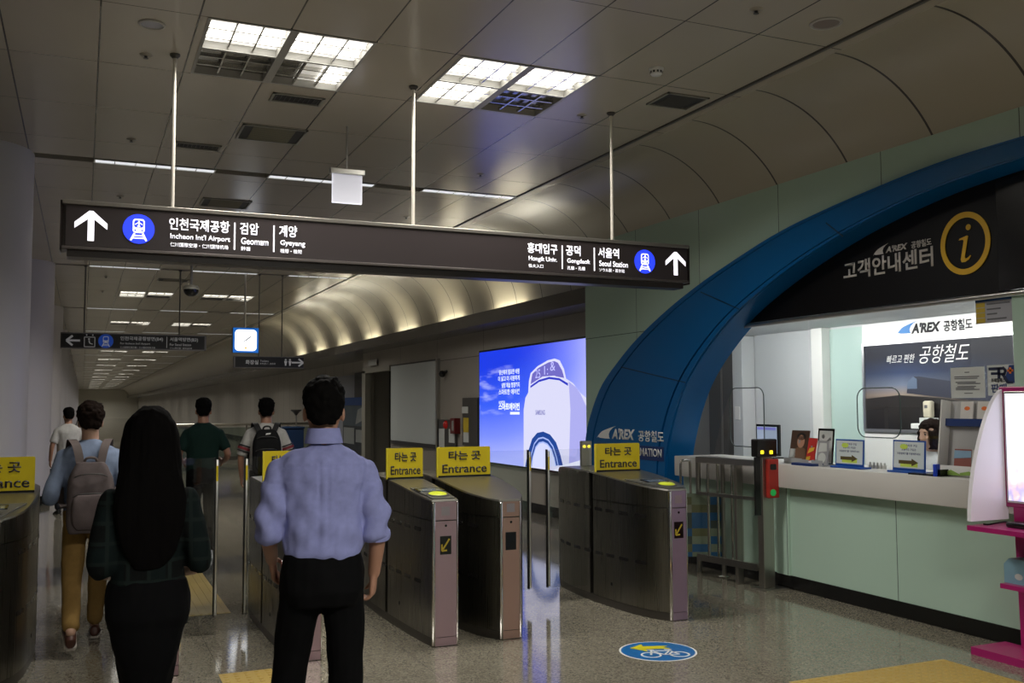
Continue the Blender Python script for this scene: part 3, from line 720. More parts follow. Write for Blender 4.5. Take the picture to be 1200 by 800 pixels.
# ================================================================== CEILING FIXTURES
m_louv = M('louvre aluminium', (.62, .61, .58), .22, metal=.9)
m_frm = M('fixture frame', (.33, .32, .29), .4)
m_on = M('lamp on', (1, 1, 1), .5, emit=(1.0, .97, .90), estr=LAMP)
t = NT(m_on); P, X, Y, Z = t.pos()
tb_ = t.math('POWER', t.math('ABSOLUTE', t.math('SINE', t.math('MULTIPLY', Y, math.pi / .178))), 3.0)
cel = t.new('ShaderNodeTexVoronoi'); cel.inputs['Scale'].default_value = 5.6; t.link(P, cel.inputs['Vector']); cs = t.new('ShaderNodeSeparateColor'); t.link(cel.outputs['Color'], cs.inputs[0])
t.link(t.math('ADD', t.math('MULTIPLY', cs.outputs[0], .6), t.math('ADD', .5, t.math('MULTIPLY', tb_, LAMP))), t.b.inputs['Emission Strength'])
m_off = M('lamp off reflector', (.30, .29, .27), .18, metal=.8)
m_half = M('lamp dim', (1, 1, 1), .5, emit=(1.0, .97, .90), estr=LAMP * .35)
def fixture(states, label, loc):
    """2 x 2 louvred units; states: tl, tr, bl, br seen from below (t = nearer end)"""
    th = thing('ceiling_light', label, 'light', loc, group='louvred lights in the ceiling')
    W, D = 1.12, 1.14
    mb = MB(); mb.box(0, W, 0, .02, -.006, .09); mb.box(0, W, D - .02, D, -.006, .09); mb.box(0, .02, 0, D, -.006, .09); mb.box(W - .02, W, 0, D, -.006, .09)
    mb.box(W / 2 - .03, W / 2 + .03, 0, D, -.006, .09); mb.box(0, W, D / 2 - .015, D / 2 + .015, -.006, .09)
    mb.box(0, W, 0, D, .09, .11)
    mb.build('housing', m_frm, th)
    cells = [(.02, W / 2 - .03, .02, D / 2 - .015), (W / 2 + .03, W - .02, .02, D / 2 - .015), (.02, W / 2 - .03, D / 2 + .015, D - .02), (W / 2 + .03, W - .02, D / 2 + .015, D - .02)]
    for (x0, x1, y0, y1), st in zip(cells, states):
        lv = MB(); n = 3
        for i in range(1, n): lv.box(x0 + (x1 - x0) * i / n - .006, x0 + (x1 - x0) * i / n + .006, y0, y1, .005, .03)
        for j in range(1, n): lv.box(x0, x1, y0 + (y1 - y0) * j / n - .008, y0 + (y1 - y0) * j / n + .008, .005, .034)
        o = lv.build('louvre', m_louv, th)
        if st in ('on', 'half'):
            ld = bpy.data.lights.new('louvre_light', 'AREA'); ld.shape = 'RECTANGLE'; ld.size = x1 - x0 - .02; ld.size_y = y1 - y0 - .02
            ld.energy = LAMPW * (1 if st == 'on' else .5); ld.color = (1, .965, .89); ld.spread = math.radians(150)
            lo = bpy.data.objects.new('louvre_light', ld); COL.objects.link(lo); lo.parent = th; lo.location = ((x0 + x1) / 2, (y0 + y1) / 2, .002)
        if st == 'third':
            xa = x0 + (x1 - x0) / 3; xb = x0 + 2 * (x1 - x0) / 3
            MB().box(xb, x1, y0, y1, .05, .06).build('tube_panel', m_on, th)
            MB().box(xa, xb, y0, y1, .05, .06).build('tube_panel', M('lamp faint', (1, 1, 1), .4, emit=(1.0, .95, .85), estr=.35), th)
            MB().box(x0, xa, y0, y1, .05, .06).build('tube_panel', m_off, th)
        else:
            MB().box(x0, x1, y0, y1, .05, .06).build('tube_panel', m_on if st == 'on' else m_half if st == 'half' else m_off, th)
    return th
f1 = fixture(('on', 'on', 'off', 'third'), 'large louvred ceiling light at the left, its back left quarter dark', (LX[0], 6.4, CEIL))
f2 = fixture(('on', 'on', 'half', 'off'), 'large louvred ceiling light right of the centre pole, back right quarter dark', (LX[1], 6.4, CEIL))
fb = fixture(('on', 'on', 'on', 'on'), 'louvred ceiling light above the place behind the viewer', (LX[0], 6.4 - BAY, CEIL))
for ch in fb.children:
    if ch.type == 'LIGHT': ch.data.energy = LAMPW * 2.0; ch.data.spread = math.radians(165)
dup(fb, (LX[1], 6.4 - BAY, CEIL))
for k in range(1, 18):
    for j, x in enumerate(LX):
        src = f1 if (k + j) % 2 else f2
        o = dup(src, (x, 6.4 + BAY * k, CEIL), 'small looking louvred light far along the corridor ceiling, one of pairs receding')
# strip lights in the slots
m_strip = M('strip lamp glow', (1, 1, 1), .5, emit=(.93, .96, 1.0), estr=.8)
def strip(loc, label):
    th = thing('strip_light', label, 'light', loc, group='strip lights in the ceiling slots')
    MB().box(0, 1.2, 0, .02, -.004, .05).box(0, 1.2, .15, .17, -.004, .05).box(0, .015, 0, .17, -.004, .05).box(1.185, 1.2, 0, .17, -.004, .05).box(0, 1.2, 0, .17, .05, .06).build('housing', m_alu, th)
    MB().box(.015, 1.185, .02, .15, .004, .012).build('diffuser', m_strip, th)
    for i in range(1, 6): MB().box(.2 * i - .004, .2 * i + .004, .02, .15, -.002, .005).build('divider', m_louv, th)
    return th
names = ['strip light in the ceiling slot left above the hanging sign', 'strip light in the ceiling slot beside the hanging exit plate', 'strip light in the ceiling slot right of the centre pole']
s0 = None
for k in range(0, 17):
    for j, x in enumerate(SX):
        L = names[j] if k == 0 else 'strip light in a ceiling slot farther down the corridor'
        if s0 is None: s0 = strip((x, 10.60, CEIL), L)
        else: dup(s0, (x, 10.60 + BAY * k, CEIL), L)
# grilles
def grille(px, py, w, d, label, dark, n=7, along='x'):
    p = on(px, py, 2, CEIL); th = thing('air_vent', label, 'vent', (p.x, p.y, CEIL))
    fr = M('vent frame', (.26, .25, .21), .4); bl = M('vent blade dark', (.05, .05, .045), .5) if dark else M('vent blade', (.24, .22, .16), .4)
    MB().box(-w / 2, w / 2, -d / 2, -d / 2 + .02, -.012, 0).box(-w / 2, w / 2, d / 2 - .02, d / 2, -.012, 0).box(-w / 2, -w / 2 + .02, -d / 2, d / 2, -.012, 0).box(w / 2 - .02, w / 2, -d / 2, d / 2, -.012, 0).build('frame', fr, th)
    MB().box(-w / 2, w / 2, -d / 2, d / 2, -.002, -.0005).build('backing', m_void, th)
    mb = MB()
    for i in range(n):
        if along == 'x':
            y = -d / 2 + .02 + (d - .04) * (i + .5) / n; mb.box(-w / 2 + .02, w / 2 - .02, -.004, .004, -.012, .012, mat=Matrix.Translation((0, y, -.004)) @ Matrix.Rotation(.7, 4, 'X') @ Matrix.Scale(.7, 4))
        else:
            x = -w / 2 + .02 + (w - .04) * (i + .5) / n; mb.box(-.004, .004, -d / 2 + .02, d / 2 - .02, -.012, .012, mat=Matrix.Translation((x, 0, -.004)) @ Matrix.Rotation(.7, 4, 'Y') @ Matrix.Scale(.7, 4))
    mb.build('blade', bl, th); return th
grille(348, 116, .42, .22, 'small dark air vent just behind the left ceiling light', True, 10, 'y')
grille(318, 157, .58, .50, 'wide air vent farther behind the left ceiling light', False, 9)
grille(232, 171, .42, .20, 'small dark air vent left of the wide one', True, 10, 'y')
grille(264, 238, .58, .50, 'wide air vent just above the top edge of the hanging sign', False, 9)
grille(794, 118, .40, .34, 'square dark vent beside the start of the vault', True, 8)
grille(203, 328, .58, .4, 'wide air vent seen under the hanging sign', False, 6)
# round speakers and downlight
def rnd(name, px, py, r, label, cat, rim, face):
    p = on(px, py, 2, CEIL); th = thing(name, label, cat, (p.x, p.y, CEIL))
    MB().lathe([(r * .8, -.004), (r * .86, -.012), (r, -.008), (r, 0), (r * .8, 0)], n=32).build('rim', rim, th, smooth=50)
    MB().lathe([(.001, -.007), (r * .82, -.005), (r * .82, 0)], n=32).build('grille', face, th, smooth=50)
rnd('ceiling_speaker', 968, 27, .105, 'round beige speaker in the ceiling beside the vault', 'speaker', M('speaker rim', (.42, .40, .37), .4), M('speaker mesh', (.24, .20, .18), .6))
rnd('downlight', 178, 28, .085, 'round unlit downlight in the ceiling left of the light', 'downlight', M('speaker rim'), M('downlight glass', (.35, .35, .40), .2))
# sprinklers
spr = None
for i, (px, py, L) in enumerate(((171, 64, 'small sprinkler in the ceiling under the round downlight'), (154, 163, 'small sprinkler in the ceiling far left above the strip light'),
        (141, 230, 'small sprinkler just above the left end of the hanging sign'), (886, 11, 'small sprinkler near the top edge between speaker and smoke detector'),
        (682, 135, 'small sprinkler left of the right sign pole'), (563, 204, 'small sprinkler before the strip light right of the centre pole'), (476, 254, 'small sprinkler just above the sign beside the centre pole'),
        (124, 324, 'tiny sprinkler under the left end of the hanging sign'), (120, 341, 'tiny sprinkler second under the left end of the hanging sign'))):
    p = on(px, py, 2, CEIL)
    if spr is None:
        spr = thing('sprinkler', L, 'sprinkler', (p.x, p.y, CEIL))
        MB().lathe([(.045, 0), (.04, -.006), (.02, -.01), (.012, -.012)], n=16).build('escutcheon', M('sprinkler plate', (.30, .27, .22), .35), spr, smooth=40)
        MB().lathe([(.012, -.008), (.013, -.016), (.006, -.02), (.006, -.024), (.018, -.026), (.018, -.029)], n=12).build('head', m_dkgrey, spr, smooth=40)
    else: dup(spr, (p.x, p.y, CEIL), L)
p = on(769, 80, 2, CEIL); sm = thing('smoke_detector', 'white dome smoke detector in the ceiling right of the lights', 'smoke detector', (p.x, p.y, CEIL))
MB().lathe([(.055, 0), (.055, -.015), (.05, -.02)], n=24).build('base', m_white, sm, smooth=40)
MB().lathe([(.045, -.02), (.045, -.045), (.035, -.055), (.01, -.058)], n=24).build('dome', m_white, sm, smooth=40)
mb = MB()
for i in range(10):
    a = 2 * math.pi * i / 10; mb.box(-.006, .006, -.002, .002, -.008, .008, mat=Matrix.Translation((.045 * math.cos(a), .045 * math.sin(a), -.033)) @ Matrix.Rotation(a + math.pi / 2, 4, 'Z'))
mb.build('slot', m_black, sm)
# camera dome
yc = 16.6; p = on(224, 340, 1, yc); dm = thing('camera_dome', 'dark domed security camera under the ceiling beyond the sign', 'camera', (p.x, yc, CEIL))
zd = p.z + .04 - CEIL
MB().cyl((0, 0, 0), (0, 0, zd + .02), .02).build('stem', m_frm, dm, smooth=40)
MB().lathe([(.03, zd + .05), (.10, zd + .04), (.125, zd), (.125, zd - .03)], n=24).build('cover', M('dome cover', (.30, .29, .24), .4), dm, smooth=40)
MB().lathe([(.12, zd - .03), (.115, zd - .07), (.09, zd - .11), (.05, zd - .135), (.005, zd - .145)], n=24).build('bubble', m_black, dm, smooth=60)
# ================================================================== HANGING SIGNS
m_sbody = M('sign dark housing', (.034, .026, .025), .3, metal=.2); m_sface = M('sign dark face', (.036, .028, .029), .35)
m_sedge = M('sign edge profile', (.28, .26, .235), .3, metal=.7); m_pole = M('sign pole', (.66, .62, .55), .3, metal=.3)
m_glow = M('sign white glow', (1, 1, 1), .5, emit=(.93, .90, 1.0), estr=1.15)
m_bglow = M('sign blue glow', (.02, .04, .8), .5, emit=(.025, .06, 1.0), estr=.95)
def pole(th, x, y, z0, r=.014, mat=None, n='pole'):
    MB().cyl((x, y, z0), (x, y, CEIL), r).build(n, mat or m_pole, th, world=True, smooth=40)
    MB().lathe([(r * 2.6, CEIL), (r * 2.6, CEIL - .012), (r * 1.3, CEIL - .03)], (x, y, 0), 16).build('pole_cap', M('pole cap', (.06, .055, .05), .4), th, world=True, smooth=40)
def train_icon(cx, cy, r):
    """front of a train with a plane in its window; returns white shapes and blue cut-outs"""
    wh = [rrect(cx - .38 * r, cy - .28 * r, cx + .38 * r, cy + .68 * r, .2 * r), bar2(cx - .26 * r, cy - .3 * r, cx - .50 * r, cy - .80 * r, .12 * r), bar2(cx + .26 * r, cy - .3 * r, cx + .50 * r, cy - .80 * r, .12 * r),
          bar2(cx - .32 * r, cy - .46 * r, cx + .32 * r, cy - .46 * r, .09 * r), bar2(cx - .4 * r, cy - .63 * r, cx + .4 * r, cy - .63 * r, .09 * r)]
    bl = [rrect(cx - .29 * r, cy + .10 * r, cx + .29 * r, cy + .58 * r, .12 * r), disc(cx - .22 * r, cy - .10 * r, .06 * r, 12), disc(cx + .22 * r, cy - .10 * r, .06 * r, 12)]
    pl = [bar2(cx, cy + .14 * r, cx, cy + .54 * r, .08 * r), [(cx - .24 * r, cy + .26 * r), (cx, cy + .40 * r), (cx + .24 * r, cy + .26 * r), (cx + .24 * r, cy + .32 * r), (cx, cy + .48 * r), (cx - .24 * r, cy + .32 * r)], bar2(cx - .1 * r, cy + .18 * r, cx + .1 * r, cy + .18 * r, .05 * r)]
    return wh, bl, pl
def up_arrow(cx, cy, h):
    w = h * .5
    return [[(cx - .1 * h, cy - .5 * h), (cx + .1 * h, cy - .5 * h), (cx + .1 * h, cy + .22 * h), (cx + w, cy - .1 * h), (cx + w, cy + .10 * h), (cx + .06 * h, cy + .5 * h), (cx - .06 * h, cy + .5 * h), (cx - w, cy + .10 * h), (cx - w, cy - .1 * h), (cx - .1 * h, cy + .22 * h)]]
SY0 = 7.13
sg = thing('direction_sign', 'long dark illuminated sign hanging over the gates on three poles', 'sign', (2.35, SY0, 2.66))
MB().box(-.155, 4.84, SY0 + .004, SY0 + .20, 2.70, 3.03, bev=.006).build('housing', m_sbody, sg, world=True)
MB().box(-.13, 4.82, SY0 - .004, SY0 + .004, 2.725, 3.005).build('face', m_sface, sg, world=True)
MB().box(-.155, 4.84, SY0 - .012, SY0 + .21, 3.005, 3.035, bev=.004).build('top_profile', m_sedge, sg, world=True)
MB().box(-.155, 4.84, SY0 - .012, SY0 + .01, 2.70, 2.722, bev=.004).build('bottom_profile', M('sign lower profile', (.12, .105, .10), .3, metal=.6), sg, world=True)
MB().box(-.12, 4.80, SY0 + .03, SY0 + .18, 2.655, 2.70).build('under_tray', M('under tray', (.045, .036, .034), .35), sg, world=True)
for nm, xx in (('end_cap', -.165), ('end_cap', 4.84)): MB().box(xx, xx + .01, SY0 + .0, SY0 + .2, 2.69, 3.03).build(nm, m_sbody, sg, world=True)
for x in (.55, 2.33, 4.11): pole(sg, x, SY0 + .06, 3.035)
fy = SY0 - .004
def sx_(px): return on(px, 270, 1, fy).x
O_ = (0, fy, 2.865)
x = sx_(106.5); poly_art(up_arrow(x, 0, .205), O_, XP, ZP, m_glow, sg, 'arrow', lift=.002)
x = sx_(791); poly_art(up_arrow(x, 0, .205), O_, XP, ZP, m_glow, sg, 'arrow', lift=.002)
for px in (162.5, 755):
    x = sx_(px); wh, bl, pl = train_icon(x, 0, .102)
    poly_art([disc(x, 0, .103, 40)], O_, XP, ZP, m_bglow, sg, 'blue_disc', lift=.002)
    poly_art(wh, O_, XP, ZP, m_glow, sg, 'train_pictogram', lift=.0035); poly_art(bl, O_, XP, ZP, m_bglow, sg, 'pictogram_window', lift=.005); poly_art(pl, O_, XP, ZP, m_glow, sg, 'plane_pictogram', lift=.0065)
def col3(px0, px1, ko, en, hj, en1=None, hj1=None):
    x0, x1 = sx_(px0), sx_(px1)
    text(ko, (x0, fy, 2.875), XP, ZP, .085, m_glow, sg, width=x1 - x0, offset=.016)
    text(en, (x0 + .01, fy, 2.803), XP, ZP, .048, m_glow, sg, width=(sx_(en1) if en1 else x1) - x0, offset=.012)
    text(hj, (x0 + .01, fy, 2.757), XP, ZP, .030, m_glow, sg, width=(sx_(hj1) if hj1 else x1) - x0, offset=.004)
col3(198, 269, '인천국제공항', "Incheon Int'l Airport", '仁川国際空港・仁川国际机场', 268, 266)
col3(281, 303, '검암', 'Geomam', '黔岩', 313, 292)
col3(327, 348, '계양', 'Gyeyang', '桂陽・桂阳', 356, 352)
col3(618, 653, '홍대입구', 'Hongik Univ.', '弘大入口', 651, 635)
col3(663, 680, '공덕', 'Gongdeok', '孔德・孔德', 690, 684)
col3(700.5, 725, '서울역', 'Seoul Station', 'ソウル駅・首尔站', 734, 730)
for px in (275, 321, 658.5, 696):
    x = sx_(px); poly_art([bar2(x, -.105, x, .09, .010)], O_, XP, ZP, m_glow, sg, 'divider', lift=.002)
# exit plate hanging from the ceiling
xp = 2.13; yp = 8.47; z1 = on(407, 205, 1, yp).z; z0 = on(407, 238, 1, yp).z; xl = on(389, 215, 1, yp).x; xr = on(423.5, 215, 1, yp).x
ex = thing('exit_plate', 'small pale glowing acrylic plate hanging behind the big sign', 'sign', (xp, yp, z0))
MB().cyl(((xl + xr) / 2, yp, z1 + .04), ((xl + xr) / 2, yp, CEIL), .008).build('rod', m_alu, ex, world=True, smooth=40)
MB().box(xl - .02, xr + .025, yp - .04, yp + .04, z1 + .0, z1 + .05, bev=.006).build('lamp_bar', m_alu, ex, world=True)
MB().box(xl + .005, xr, yp - .005, yp + .005, z0, z1).build('plate', M('acrylic glow', (.6, .6, .65), .3, emit=(.62, .61, .68), estr=.62), ex, world=True)
MB().box(xl, xl + .008, yp - .007, yp + .007, z0, z1).box(xr - .003, xr + .005, yp - .007, yp + .007, z0, z1).box(xl, xr, yp - .007, yp + .007, z0 - .006, z0 + .004).build('edge', M('acrylic edge', (.8, .8, .85), .3, emit=(.8, .8, .9), estr=.8), ex, world=True)
# second dark sign far left
y2 = 18.73; m_dim = M('sign dim white', (.55, .55, .55), .5, emit=(.5, .5, .5), estr=.12)
a = on(71, 389, 1, y2); b = on(241.5, 411, 1, y2)
s2 = thing('platform_sign', 'smaller dark sign with left arrow hanging beyond the big sign', 'sign', ((a.x + b.x) / 2, y2, b.z))
MB().box(a.x, b.x, y2 + .004, y2 + .15, b.z, a.z, bev=.006).build('housing', m_sbody, s2, world=True)
MB().box(a.x + .01, b.x - .03, y2 - .002, y2 + .004, b.z + .02, a.z - .02).build('face', M('sign black face', (.008, .008, .009), .35), s2, world=True)
mb = MB(); mb.box(a.x, b.x, y2 - .006, y2 + .01, b.z, b.z + .02); mb.box(a.x, b.x, y2 - .006, y2 + .01, a.z - .02, a.z); mb.box(b.x - .03, b.x, y2 - .006, y2 + .01, b.z, a.z); mb.build('rim', M('sign rim grey', (.16, .15, .15), .4, metal=.4), s2, world=True)
pole(s2, .0, y2 + .06, a.z, .012, M('thin rod', (.10, .095, .085), .4)); pole(s2, 1.6, y2 + .06, a.z, .012, M('thin rod'))
H2 = a.z - b.z; zc = (a.z + b.z) / 2; fy2 = y2 - .002
def X2(px): return on(px, 400, 1, fy2).x
O2_ = (0, fy2, zc)
x = X2(85); poly_art([bar2(x - .10, 0, x + .12, 0, .035), bar2(x - .10, 0, x - .0, .085, .035), bar2(x - .10, 0, x - .0, -.085, .035)], O2_, XP, ZP, m_dim, s2, 'arrow', lift=.002)
x = X2(105); r = .085
poly_art([bar2(x - r, -r - .02, x + r, -r - .02, .012), bar2(x - r, r - .02, x + r, r - .02, .012), bar2(x - r, -r - .02, x - r, r - .02, .012), bar2(x + r, -r - .02, x + r, r - .02, .012), disc(x - .01, .03, .016, 10), bar2(x - .01, .01, x, -.04, .02), bar2(x, -.04, x + .05, -.06, .015), bar2(x - .05, .09, x - .05, .115, .02), bar2(x + .05, .09, x + .05, .115, .02)], O2_, XP, ZP, m_dim, s2, 'lift_pictogram', lift=.002)
x = X2(124); wh, bl, pl = train_icon(x, 0, .125); m_dblue = M('sign dim blue', (.01, .04, .25), .5, emit=(.01, .06, .35), estr=.35)
poly_art([disc(x, 0, .125, 32)], O2_, XP, ZP, m_dblue, s2, 'blue_disc', lift=.002); poly_art(wh, O2_, XP, ZP, m_dim, s2, 'train_pictogram', lift=.0035); poly_art(bl, O2_, XP, ZP, m_dblue, s2, 'pictogram_window', lift=.005)
text('인천국제공항방면(B4)', (X2(141), fy2, zc + .01), XP, ZP, .085, m_dim, s2, width=X2(191) - X2(141), offset=.015)
text("For Incheon Int'l Airport", (X2(141), fy2, zc - .06), XP, ZP, .045, m_dim, s2, width=X2(176) - X2(141), offset=.005)
text('仁川国際空港方面・仁川国际机场方向', (X2(141), fy2, zc - .12), XP, ZP, .035, m_dim, s2, width=X2(182) - X2(141), offset=.0)
text('서울역방면(B3)', (X2(199), fy2, zc + .01), XP, ZP, .085, m_dim, s2, width=X2(232) - X2(199), offset=.015)
text('For Seoul Station', (X2(199), fy2, zc - .06), XP, ZP, .045, m_dim, s2, width=X2(224) - X2(199), offset=.005)
text('ソウル駅方面・首尔站方向', (X2(199), fy2, zc - .12), XP, ZP, .035, m_dim, s2, width=X2(225) - X2(199), offset=.0)
x = X2(195.5); poly_art([bar2(x, -.1, x, .1, .010)], O2_, XP, ZP, m_dim, s2, 'divider', lift=.002)
# clock
a = on(273, 384, 1, y2); b = on(303, 413, 1, y2); xc = (a.x + b.x) / 2; zc = (a.z + b.z) / 2; hw = (b.x - a.x) / 2
ck = thing('hanging_clock', 'lit square clock with blue border hanging in the corridor', 'clock', (xc, y2, zc))
MB().box(xc - hw, xc + hw, y2 + .003, y2 + .14, zc - hw, zc + hw, bev=.006).build('case', m_sbody, ck, world=True)
MB().box(xc - hw + .004, xc + hw - .004, y2 - .001, y2 + .003, zc - hw + .004, zc + hw - .004).build('blue_border', M('clock blue', (.01, .12, .55), .4, emit=(.01, .16, .62), estr=.7), ck, world=True)
poly_art([rrect(-hw * .84, -hw * .84, hw * .84, hw * .84, hw * .3)], (xc, y2 - .001, zc), XP, ZP, M('clock face glow', (1, 1, 1), .5, emit=(.95, .98, 1), estr=1.8), ck, 'dial', lift=.001)
poly_art([bar2(-hw * .3, -hw * .2, hw * .02, hw * .02, .012), bar2(-hw * .02, -hw * .02, hw * .38, hw * .3, .018)], (xc, y2 - .001, zc), XP, ZP, m_bk, ck, 'hands', lift=.003)
poly_art([disc(0, -hw * .62, .02, 12)], (xc, y2 - .001, zc), XP, ZP, M('clock orange', (.9, .5, .05), .5, emit=(.9, .55, .1), estr=.8), ck, 'orange_mark', lift=.003)
MB().cyl((xc - .01, y2 + .07, zc + hw), (xc - .01, y2 + .07, CEIL), .018).build('pole', m_alu, ck, world=True, smooth=40)
# toilet arrow sign
a = on(274, 417, 1, y2); b = on(356, 431.5, 1, y2); zc = (a.z + b.z) / 2
s3 = thing('toilet_sign', 'small black sign with right arrow hanging below the clock', 'sign', ((a.x + b.x) / 2, y2, b.z))
MB().box(a.x, b.x, y2 + .004, y2 + .12, b.z, a.z, bev=.005).build('housing', m_sbody, s3, world=True)
MB().box(a.x + .03, b.x - .01, y2 - .002, y2 + .004, b.z + .012, a.z - .012).build('face', M('sign black face'), s3, world=True)
mb = MB(); mb.box(a.x, a.x + .025, y2 - .006, y2 + .01, b.z, a.z); mb.box(a.x, b.x, y2 - .006, y2 + .01, b.z, b.z + .012); mb.box(a.x, b.x, y2 - .006, y2 + .01, a.z - .012, a.z); mb.build('rim', M('sign rim grey'), s3, world=True)
for px in (303, 330): pole(s3, on(px, 420, 1, y2 + .06).x, y2 + .06, a.z, .010, M('thin rod'))
O3 = (0, fy2, zc)
text('화장실', (X2(288), fy2, zc - .045), XP, ZP, .085, m_dim, s3, width=X2(303) - X2(288), offset=.02)
text('Toilets', (X2(305), fy2, zc + .005), XP, ZP, .035, m_dim, s3, width=X2(315) - X2(305), offset=.0); text('お手洗い・洗手间', (X2(305), fy2, zc - .045), XP, ZP, .035, m_dim, s3, width=X2(323) - X2(305), offset=.0)
for px, wd in ((335, .03), (340, .03)):
    x = X2(px); poly_art([disc(x, .05, .018, 12), [(x - wd, .028), (x + wd, .028), (x + wd * .5, -.03), (x + wd * .4, -.06), (x - wd * .4, -.06), (x - wd * .5, -.03)]], O3, XP, ZP, m_dim, s3, 'toilet_pictogram', lift=.002)
x = X2(349.5); poly_art([bar2(x - .12, 0, x + .10, 0, .03), bar2(x + .10, 0, x + .01, .07, .03), bar2(x + .10, 0, x + .01, -.07, .03)], O3, XP, ZP, m_dim, s3, 'arrow', lift=.002)
# ================================================================== ADVERTISEMENT LIGHT BOX
XA = 6.30
ay0, ay1, az0, az1 = 11.55, 15.70, .69, 2.555
ad = thing('advertising_lightbox', 'large glowing blue advertisement of a white air appliance on the grey wall', 'light box', (6.33, 13.7, az0))
MB().box(XA + .003, 6.36, ay0 - .03, ay1 + .03, az0 - .03, az1 + .03, bev=.005).build('frame', m_black, ad, world=True)
m_ad = M('ad sky', (0, 0, 0), .25)
t = NT(m_ad); tc = t.new('ShaderNodeTexCoord'); sx = t.new('ShaderNodeSeparateXYZ'); t.link(tc.outputs['Generated'], sx.inputs[0])
u = t.math('SUBTRACT', 1.0, sx.outputs[1]); v = sx.outputs[2]
g = t.ramp(t.math('ADD', v, t.math('MULTIPLY', t.math('MULTIPLY', u, u), -.45)), [(.0, (.34, .38, .85)), (.22, (.16, .22, .80)), (.5, (.03, .09, .74)), (.85, (.008, .035, .62))])
hz = t.math('MULTIPLY', t.math('POWER', u, 5.0), .75)
c = t.mix(hz, g, (.50, .50, 1.0))
mp = t.new('ShaderNodeMapping'); mp.inputs['Rotation'].default_value = (.9, 0, 0); mp.inputs['Scale'].default_value = (1, .8, 5); t.link(tc.outputs['Object'], mp.inputs[0])
cl = t.math('MULTIPLY', t.math('MAXIMUM', t.math('SUBTRACT', t.noise(mp.outputs[0], 1.6, 4), .5), 0), t.math('MULTIPLY', t.math('POWER', t.math('MAXIMUM', t.math('SUBTRACT', 1, t.math('MULTIPLY', u, 2.8)), 0), .6), 4.0))
c = t.mix(t.math('MINIMUM', t.math('MULTIPLY', t.math('MULTIPLY', cl, .45), t.band(v, .42, .86)), 1), c, (.8, .85, 1.0))
t.link(c, t.b.inputs['Emission Color']); t.b.inputs['Emission Strength'].default_value = ADV
MB().box(XA, XA + .003, ay0, ay1, az0, az1).build('backlit_sheet', m_ad, ad, world=True)
AO = (XA, ay1, az0); AW, AH = ay1 - ay0, az1 - az0
def em(n, c, s=ADV): return M(n, (0, 0, 0), .25, emit=c, estr=s)
def A2(px, py):
    p = on(px, py, 0, XA); return (ay1 - p.y, p.z - az0)
def clip(L): return [(min(max(x, 0), AW), min(max(y, 0), AH)) for x, y in L]
body = [A2(*q) for q in ((614, 552), (614, 480), (616, 466), (622, 455), (634, 445), (650, 440.5), (663, 443), (672, 449), (680, 460), (687, 474), (688, 556))]
body = clip([(x, y) for x, y in body]); body[0] = (body[0][0], 0); body[-1] = (AW, 0); body[-2] = (AW, body[-2][1])
neckb = clip([A2(*q) for q in ((619, 462), (620, 446), (622, 437), (630, 429), (642, 422), (650, 420), (656, 422), (661, 432), (664, 446), (666, 452), (650, 447), (634, 450))])
nk = clip([A2(*q) for q in ((622, 450), (624, 438), (631, 431), (643, 424.5), (650, 423), (654, 425), (659, 434), (662, 445), (650, 440), (636, 441))])
poly_art([neckb], AO, WR, WU, em('ad pale rim', (.58, .58, .80)), ad, 'pictured_head_rim', lift=.001)
poly_art([nk], AO, WR, WU, em('ad head shade', (.13, .115, .44)), ad, 'pictured_head', lift=.0025)
poly_art([body], AO, WR, WU, em('ad body white', (.56, .56, .74)), ad, 'pictured_body', lift=.004)
poly_art([clip([A2(*q) for q in ((667, 552), (669, 480), (667, 447), (676, 454), (681, 462), (687.5, 476), (687.5, 554))])], AO, WR, WU, em('ad body shade', (.33, .33, .68)), ad, 'pictured_body_side', lift=.0055)
ba = [A2(*q) for q in ((622, 452), (632, 445), (644, 441.5), (656, 443), (666, 449))]; bb = [A2(*q) for q in ((622, 454.5), (632, 447.5), (644, 444), (656, 445.5), (666, 452))]
poly_art([ba + bb[::-1]], AO, WR, WU, em('ad deep blue', (.02, .03, .45)), ad, 'pictured_seam', lift=.006)
ar = [A2(*q) for q in ((616, 556), (619, 530), (624, 514), (630, 507), (637, 505.5), (645, 509), (652, 518), (657, 532), (660, 545))]
ar = [(max(x, 0), max(y, 0)) for x, y in ar]; ar[0] = (ar[0][0], 0)
poly_art([ar], AO, WR, WU, em('ad arch blue', (.008, .045, .24)), ad, 'pictured_opening', lift=.006)
ai = [(max(x, 0), max(y, 0)) for x, y in [A2(*q) for q in ((624, 556), (626, 530), (630, 521), (636, 518), (643, 521), (648, 530), (652, 546))]]; ai[0] = (ai[0][0], 0)
poly_art([ai], AO, WR, WU, em('ad inner pale', (.52, .55, .78)), ad, 'pictured_inner', lift=.0075)
for r0, r1 in ((.80, .76), (.68, .64)):
    cxx = sum(p[0] for p in ar) / len(ar)
    oo = [(cxx + (p[0] - cxx) * r0, p[1] * (r0 + .06)) for p in ar]; ii = [(cxx + (p[0] - cxx) * r1, p[1] * (r1 + .06)) for p in ar]
    poly_art([oo + ii[::-1]], AO, WR, WU, em('ad arch line', (.30, .38, .72)), ad, 'pictured_arch_line', lift=.009)
ft = clip([A2(*q) for q in ((648, 552), (660, 545), (688, 537), (688, 557))]); ft[0] = (ft[0][0], 0); ft[-1] = (AW, 0)
poly_art([ft], AO, WR, WU, em('ad white', (.66, .67, .80)), ad, 'pictured_foot', lift=.0075)
m_adt = em('ad lettering', (.72, .78, 1.0))
